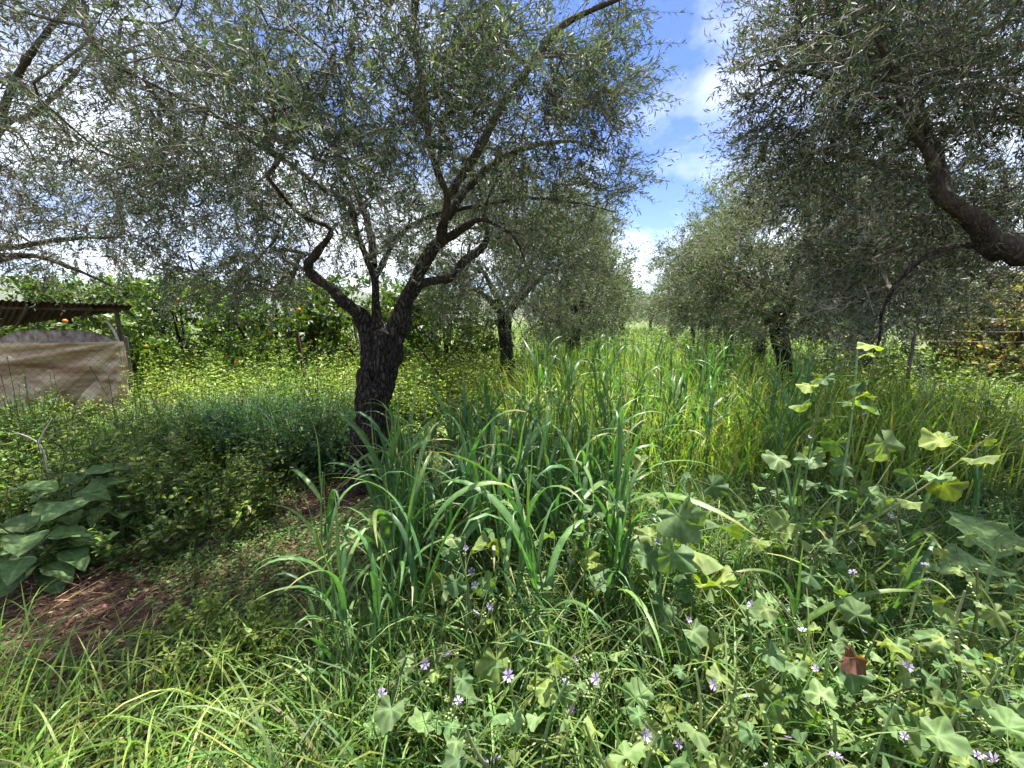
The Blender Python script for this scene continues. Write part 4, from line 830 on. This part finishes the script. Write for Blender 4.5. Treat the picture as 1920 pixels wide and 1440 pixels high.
for k, (px, py, h) in enumerate(sorted([(592, 850, .98), (640, 950, .85), (575, 1045, .72), (650, 1030, .8), (690, 1090, .62), (735, 1000, .8), (640, 1090, .6), (735, 745, 1.18), (785, 780, 1.1), (700, 900, .95)])):
    q = PZ(px, py, h); cereal('drooping cereal plant at the left edge of the clump, %s by tip' % ordn(k, 10), 'cereal plants at the left edge of the clump', q.x, q.y, h, 5, .42)
for k, (px, py, h) in enumerate(sorted([(1640, 1060, .62), (1480, 900, .85), (1480, 1120, .5), (1380, 1060, .5), (1640, 1180, .4), (1700, 900, .8), (1860, 850, .8), (1500, 1330, .35)])):
    q = PZ(px, py, h); cereal('single cereal plant among the mallows at the right, %s' % ordn(k, 8), 'cereal plants among the mallows', q.x, q.y, h, 5, .45)
def fld_ok(x, y): return clear(x, y) & (x > .0 + (y - 3) * .06) & (x < 3.3 + (y - 3) * .1)
for (x, y, z) in scatter(150, .05, 3.8, 3.0, 8.2, fld_ok, near=1.3):
    cereal('upright cereal plant standing in the sunlit lane between the olive rows', 'cereal plants in the lane', x, y, (1.0 if y < 4 else 1.1) + .28 * rng.random(), 6, .46, .05)

# ------------------------------------------------------------------ mallows
def lobed_leaf(i, droop, size=1.0):
    """five-lobed mallow blade on a petiole; origin at the stem end of the petiole"""
    s = Soup(); pl = 1.15; n = 31; T_c = np.array([.5, .5, .5]); c = np.array([(.125, .20, .072), (.085, .155, .055), (.16, .23, .09), (.15, .205, .06)][i % 4])
    pts = [(t * pl, .06 * math.sin(i + t * 3), .45 * t - .25 * t * t) for t in np.linspace(0, 1, 6)]
    tube(s, pts, np.linspace(.022, .016, 6), 4, c * 1.2, cap=False)
    o = np.array(pts[-1]); V = [o]; th = np.linspace(-2.62, 2.62, n); r2 = random.Random(i)
    lob = [r2.uniform(.85, 1.12) for _ in range(5)]; e = droop
    for ring in (.5, 1.0):
        for a in th:
            lf = (a + 2.62) / 5.24 * 5; li = min(4, int(lf)); ph = lf - li
            rad = (.80 + .21 * math.sin(math.pi * ph) ** 1.2 * lob[li]) * (1.0 if abs(a) < 1.6 else .8) * (1.12 if li == 2 else 1)
            if ring == 1.0: rad *= 1 + .045 * math.sin(a * 23 + i) + r2.uniform(-.04, .04)
            else: rad *= .52
            x, y = rad * math.cos(a) * .62, rad * math.sin(a) * .62
            z = .10 * math.cos((ph - .5) * 6.28) * rad + .16 * math.sin(a * 2 + i) * rad - .16 * rad * rad + .05 * math.sin(a * 9 + i * 2) * rad + (.45, .1, .0, .6, .25)[i % 5] * abs(y)
            # tilt the blade: droop turns it about the petiole end
            X = x * math.cos(e) + z * math.sin(e); Z = -x * math.sin(e) + z * math.cos(e)
            V.append(o + np.array([X, y, Z]))
    vein = np.array([1.3 if abs(((a + 2.62) / 5.24 * 5) % 1 - .5) < .09 else .9 for a in th])
    f = [(0, 1 + k, 2 + k) for k in range(n - 1)]; s.add(np.array(V), np.array(f), np.tile(c, (len(V), 1)) * np.concatenate([[1.45], vein * 1.0, .5 + vein * .5])[:, None])
    b = s.n - len(V); q = [(1 + k, 1 + n + k, 2 + n + k, 2 + k) for k in range(n - 1)]
    s.f.setdefault(4, []).append(np.array(q) + b)
    return s.mesh('leaf', smooth=True)
LV = [lobed_leaf(i, d) for i, d in enumerate([-.1, .15, .35, .6, .05, .9, 1.4, .25, -.3, .5])]
LV_HANG = [lobed_leaf(i + 11, d) for i, d in enumerate([1.7, 2.0, 1.9])]
def flower_mesh(i):
    s = Soup(); col = np.array([(.52, .43, .71), (.60, .52, .77), (.46, .36, .67)][i % 3])
    for k in range(5):
        a = k * 2 * math.pi / 5; u = np.array([math.cos(a), math.sin(a), 0]); v = np.array([-math.sin(a), math.cos(a), 0]); zc = .35 + .3 * (i == 1)
        V = [u * .08, u * .55 + v * .26 + [0, 0, zc * .6], u * 1.0 + v * .34 + [0, 0, zc], u * .86 + [0, 0, zc * .85], u * 1.0 - v * .34 + [0, 0, zc], u * .55 - v * .26 + [0, 0, zc * .6], u * .5 + [0, 0, zc * .45]]
        s.add(np.array(V), np.array([[0, 6, 1], [1, 6, 2], [2, 6, 3], [3, 6, 4], [4, 6, 5], [5, 6, 0]]), np.array([col * .5, col, col * 1.1, col * 1.05, col * 1.1, col, col * .75]))
    tube(s, [(0, 0, -.35), (0, 0, 0), (0, 0, .45)], [.05, .08, .06], 5, (.62, .55, .62)); tube(s, [(0, 0, -.3), (0, 0, .12)], [.16, .28], 6, (.16, .22, .08), cap=False)
    return s.mesh('flower', smooth=False)
FL = [flower_mesh(i) for i in range(3)]
def bud_mesh():
    s = Soup()
    for k in range(4):
        c = np.array([.9 * math.cos(k * 1.7), .9 * math.sin(k * 1.7), .5 * math.sin(k * 2.3)]); tube(s, [tuple(c - [0, 0, .7]), tuple(c - [0, 0, .3]), tuple(c + [0, 0, .3])], [.15, .62, .4], 5, (.20, .26, .09))
    return s.mesh('bud_cluster', smooth=True)
BUD = bud_mesh()
def recolour(me, c, name):
    m = me.copy(); at = m.color_attributes['tint']; k = len(m.vertices); a = np.empty(k * 4, np.float32); at.data.foreach_get('color', a); a = a.reshape(-1, 4); a[:, :3] = a[:, :3].mean(1, keepdims=True) / .14 * np.array(c); at.data.foreach_set('color', a.ravel()); return m
LV_YEL = [recolour(LV[i], (.19, .25, .05), 'y') for i in (1, 3, 7)]
LV_DRY = [recolour(LV_HANG[0], (.11, .05, .035), 'd'), recolour(LV_HANG[1], (.26, .24, .10), 'd2')]
def mallow(label, group, top, h=None, nl=9, ll=.105, fl=3, lean=.25, az=None, branch=2, hang=.12, yel=.07):
    """top: where the highest leaf is; the plant stands on the ground below it"""
    top = Vector(top); az = rng.random() * 6.28 if az is None else az
    bx, by = top.x - math.cos(az) * lean * top.z, top.y - math.sin(az) * lean * top.z
    rt = thing('mallow', label, 'mallow', (bx, by, ground_h(bx, by) - .01), group); b0 = Vector((bx, by, 0))
    tl = top - b0; n = 12
    main = [tuple(Vector((tl.x * (t ** 1.3), tl.y * (t ** 1.3), tl.z * t)) + Vector((.025 * math.sin(t * 7 + az), .025 * math.cos(t * 6 + az), 0)) * (t * (1.2 - t)) * 2) for t in np.linspace(0, 1, n + 1)]
    stems = [(main, .009)]
    for k in range(branch):
        t0 = int(n * (.2 + .4 * rng.random())); q = Vector(main[t0]); a = rng.random() * 6.28; L_ = top.z * (.3 + .25 * rng.random()); pts = [tuple(q + Vector((math.cos(a) * L_ * .62 * u, math.sin(a) * L_ * .62 * u, L_ * (.55 * u + .3 * u * u)))) for u in np.linspace(0, 1, 7)]
        stems.append((pts, .0055))
    for (pts, r) in stems:
        s = Soup(); tube(s, pts, np.linspace(r, r * .4, len(pts)), 6, jit((.15, .21, .075), 1, .2)[0]); link('stem', s.mesh('stem', smooth=True), M_STEM, rt)
    def at(pts, t):
        f = t * (len(pts) - 1); i = min(int(f), len(pts) - 2); return Vector(pts[i]).lerp(Vector(pts[i + 1]), f - i)
    tot = [(main, nl)] + [(p, max(3, nl // 3)) for p, _ in stems[1:]]
    ph = rng.random() * 6.28
    for pts, m in tot:
        for k in range(m):
            t = 1 - (k / m) ** 1.15 * .72 - .03 * rng.random(); ph += 2.4 + rng.normal(0, .3); v = rng.random()
            me = LV[rng.integers(len(LV))]
            if t < .72 and v < hang: me = LV_HANG[rng.integers(3)]
            elif v > 1 - yel: me = LV_YEL[rng.integers(3)]
            elif t < .5 and v < hang * 1.8: me = LV_DRY[1]
            o = link('leaf', me, M_MALLOW, rt, at(pts, max(.12, t))); sc = ll * (.72 + .5 * rng.random()) * (1.0 if t < .93 else .6); o.scale = (sc, sc * (.85 + .3 * rng.random()), sc); o.rotation_euler = (rng.normal(0, .42), rng.normal(-.05, .38), ph)
        for k in range(3):
            o = link('bud_cluster', BUD, M_STEM, rt, at(pts, .5 + .48 * rng.random()) + Vector(rng.standard_normal(3) * .008)); o.scale = (.0075,) * 3; o.rotation_euler = tuple(rng.random(3) * 3)
    for k in range(fl):
        pts = stems[k % len(stems)][0]; q = at(pts, .62 + .38 * rng.random()); a = rng.random() * 6.28; o = link('flower', FL[rng.integers(3)], M_PETAL, rt, q + Vector((math.cos(a) * .035, math.sin(a) * .035 - .01, .03))); sc = .010 + .008 * rng.random(); o.scale = (sc,) * 3; o.rotation_euler = (.9 * rng.random() + .2, .5 * rng.standard_normal(), rng.random() * 6.28)
    return rt
G1 = 'mallows in the foreground'
mallow('tallest mallow at the right, topmost leaves level with the far grass', G1, P(1605, 655, 1.68), nl=15, fl=2, lean=.03, branch=3, ll=.10)
mallow('tall mallow just left of the tallest one, pale leaves on long stem', G1, P(1545, 705, 1.75), nl=12, fl=2, lean=.04, branch=2, ll=.10)
mallow('mallow with two large pale leaves in front of the cereal lane', G1, P(1240, 868, 1.62), nl=7, fl=1, lean=.06, branch=1, ll=.13)
mallow('mallow with one large flat leaf right of the cereal clump', G1, P(1290, 895, 1.75), nl=6, fl=1, lean=.05, branch=1, ll=.14)
mallow('flowering mallow in front of the cereal clump, mauve flowers near its tip', G1, P(860, 1025, 1.45), nl=8, fl=5, lean=.12, az=2.4, branch=2)
mallow('mallow leaning among the grass below the two large pale leaves', G1, P(1240, 965, 1.5), nl=7, fl=2, lean=.05, branch=2)
mallow('mallow rising from the middle of the grass, short pale leaves', G1, P(1090, 965, 1.75), nl=7, fl=2, lean=.1, branch=1)
mallow('mallow with lime backlit leaf and mauve flower right of centre', G1, P(1400, 1140, 1.2), nl=7, fl=2, lean=.08, branch=1)
low = [(760, 1225, 1.05), (860, 1215, 1.05), (960, 1225, 1.0), (985, 1150, 1.2), (1065, 1265, .98), (1180, 1200, 1.15), (1255, 1120, 1.3), (1300, 1250, 1.0), (1380, 1260, 1.0), (880, 1350, .85), (1100, 1340, .86), (1240, 1370, .84)]
for k, (px, py, Y_) in enumerate(sorted(low)):
    mallow('low mallow spreading over the front grass, %s by its tip' % ordn(k, len(low)), 'low mallows over the front grass', P(px, py, Y_), nl=6, fl=2, lean=.2, branch=1, ll=.068, hang=.3, yel=.05)
rt_ = [(1450, 900, 1.9), (1500, 1000, 1.55), (1600, 1080, 1.4), (1680, 960, 1.6), (1740, 1050, 1.35), (1830, 1060, 1.25), (1880, 1000, 1.4), (1790, 1190, 1.05), (1880, 1260, .95), (1720, 1215, 1.05), (1650, 1190, 1.1), (1560, 1200, 1.1), (1470, 1180, 1.15), (1560, 1350, .88), (1680, 1330, .88), (1800, 1340, .86), (1430, 1330, .9), (1340, 1410, .82), (1810, 1110, 1.2)]
bands = [('upper', [q for q in rt_ if q[1] < 1100]), ('middle', [q for q in rt_ if 1100 <= q[1] < 1300]), ('lowest', [q for q in rt_ if q[1] >= 1300])]
for bn, k, nb, (px, py, Y_) in [(bn, k, len(qs), q) for bn, qs in bands for k, q in enumerate(sorted(qs))]:
    mallow('mallow in the %s tier of the lower right thicket, %s by tip' % (bn, ordn(k, nb)), 'mallows of the lower right thicket', P(px, py, Y_), nl=7, fl=2, lean=.15, branch=2, ll=.070, hang=.28, yel=.04)

# a dry leaf hanging in the thicket
o = link('dry_leaf', LV_DRY[0], M_MALLOW, None, P(1550, 1255, 1.0) + Vector((0, 0, .02))); o.scale = (.07, .07, .07); tag(o, 'crumpled reddish brown dry leaf caught among the mallow stems', 'dry leaf')

# ------------------------------------------------------------------ broad-leaved plants
def big_leaf(i, lob):
    s = Soup(); nl = 9; na = 4; V = []; c = np.array([(.10, .165, .06), (.115, .185, .07), (.12, .19, .065)][i % 3])
    pts = [(t * .45, 0, .30 * t) for t in np.linspace(0, 1, 4)]; tube(s, pts, [.018, .016, .014, .012], 5, (.12, .17, .07), cap=False); o = np.array(pts[-1]); C = []
    for k in range(nl + 1):
        u = k / nl; w = (math.sin(math.pi * u ** .7) ** .8 * .36 * (1 + lob * .14 * math.sin(u * 17 + i) + .16 * mnoise.noise(Vector((u * 11, i * 3., 0))))) if 0 < k < nl else .01
        x = u * 1.0; zc = .18 * u - .42 * u * u
        for j in range(-na, na + 1):
            v = j / na; y = v * w; z = zc + .20 * abs(v) * w + .035 * math.sin(u * 14 + abs(v) * 3 + i) * abs(v) + .02 * mnoise.noise(Vector((u * 6, v * 3, i)))
            V.append(o + np.array([x - .10 * (abs(v) ** 2) * (1 - u), y, z])); C.append(c * (1.5 if j == 0 else (1.18 if (k % 2 == 0) else .95)))
    m = 2 * na + 1; s.add(np.array(V), np.array([(k * m + j, k * m + j + 1, (k + 1) * m + j + 1, (k + 1) * m + j) for k in range(nl) for j in range(m - 1)]), np.array(C)); return s.mesh('leaf', smooth=True)
BIG = [big_leaf(i, l) for i, l in enumerate([.3, .8, 1.0, .5])]
def broad_plant(label, group, top, n, L_, tilt=.15):
    top = Vector(top); z = ground_h(top.x, top.y); rt = thing('broad_leaf_plant', label, 'broad-leaved plant', (top.x, top.y, z - .01), group); h = max(.08, top.z * .75)
    s = Soup(); tube(s, [(0, 0, 0), (.01, 0, h * .5), (0, .01, h)], [.014, .012, .006], 7, (.11, .16, .07)); link('stem', s.mesh('stem', smooth=True), M_BROAD, rt)
    for k in range(n):
        t = .3 + .7 * (k + 1) / n; o = link('leaf', BIG[rng.integers(4)], M_BROAD, rt, (0, 0, h * t)); sc = L_ * (.7 + .5 * rng.random()); o.scale = (sc,) * 3; o.rotation_euler = (rng.normal(0, .15), rng.normal(tilt - .35 * (k / n), .2), k * 2.4 + rng.normal(0, .3))
G2 = 'broad-leaved plants at the left'
broad_plant('big dark green broad-leaved plant at the left, below the forked dry twig', G2, P(120, 880, 2.6), 17, .22)
broad_plant('broad-leaved plant hanging over the bare soil at the left edge', G2, P(45, 975, 2.2), 13, .21)
broad_plant('lower broad-leaved plant with pointed leaves near the left edge', G2, P(95, 1000, 2.3), 10, .19, .4)
broad_plant('broad-leaved plant with narrow leaves right of the big dark one', G2, P(215, 920, 2.7), 11, .18)
G3 = 'broad-leaved plants at the right edge'
broad_plant('plant with one huge round grey green leaf at the right edge', G3, P(1890, 1030, 1.75), 6, .42, .1)
broad_plant('dark broad-leaved plant low at the right edge under the mallows', G3, P(1915, 1170, 1.45), 6, .30, .2)
# forked dry twig
tr_ = P(85, 865, 2.9); tw_root = Vector((tr_.x, tr_.y, .25)); t_ = thing('dry_twig', 'pale forked dry twig sticking out of the weeds at left', 'twig', tw_root)
def bit(name, pts, r):
    s = Soup(); p, q = catmull([tuple(a) for a in pts], r); tube(s, p, q, 6, (.4, .36, .3), rough=.1); link(name, s.mesh(name, tuple(tw_root), smooth=True), M_PIPE, t_)
bit('stem', [tw_root, P(85, 860, 2.9), P(76, 838, 2.88), P(72, 830, 2.88)], [.008, .007, .007, .006])
bit('fork', [P(72, 831, 2.88), P(82, 810, 2.9), P(98, 785, 2.9)], [.006, .005, .003]); bit('fork', [P(72, 831, 2.88), P(55, 820, 2.86), P(22, 808, 2.84)], [.005, .004, .002])

# ------------------------------------------------------------------ the air between the grove and the hills
def haze():
    s = Soup(); boxm(s, (-4300, -120, -4), (4300, 4300, 420), (1, 1, 1)); me = s.mesh('haze')
    m, n, l, out = mat_base('haze'); v = n.new('ShaderNodeVolumePrincipled'); v.inputs['Color'].default_value = (.82, .9, 1, 1); v.inputs['Density'].default_value = 8e-5; v.inputs['Anisotropy'].default_value = .2; l.new(v.outputs[0], out.inputs['Volume'])
    tag(link('haze', me, m), 'thin bluish haze in the air before the hills', kind='stuff')
haze()
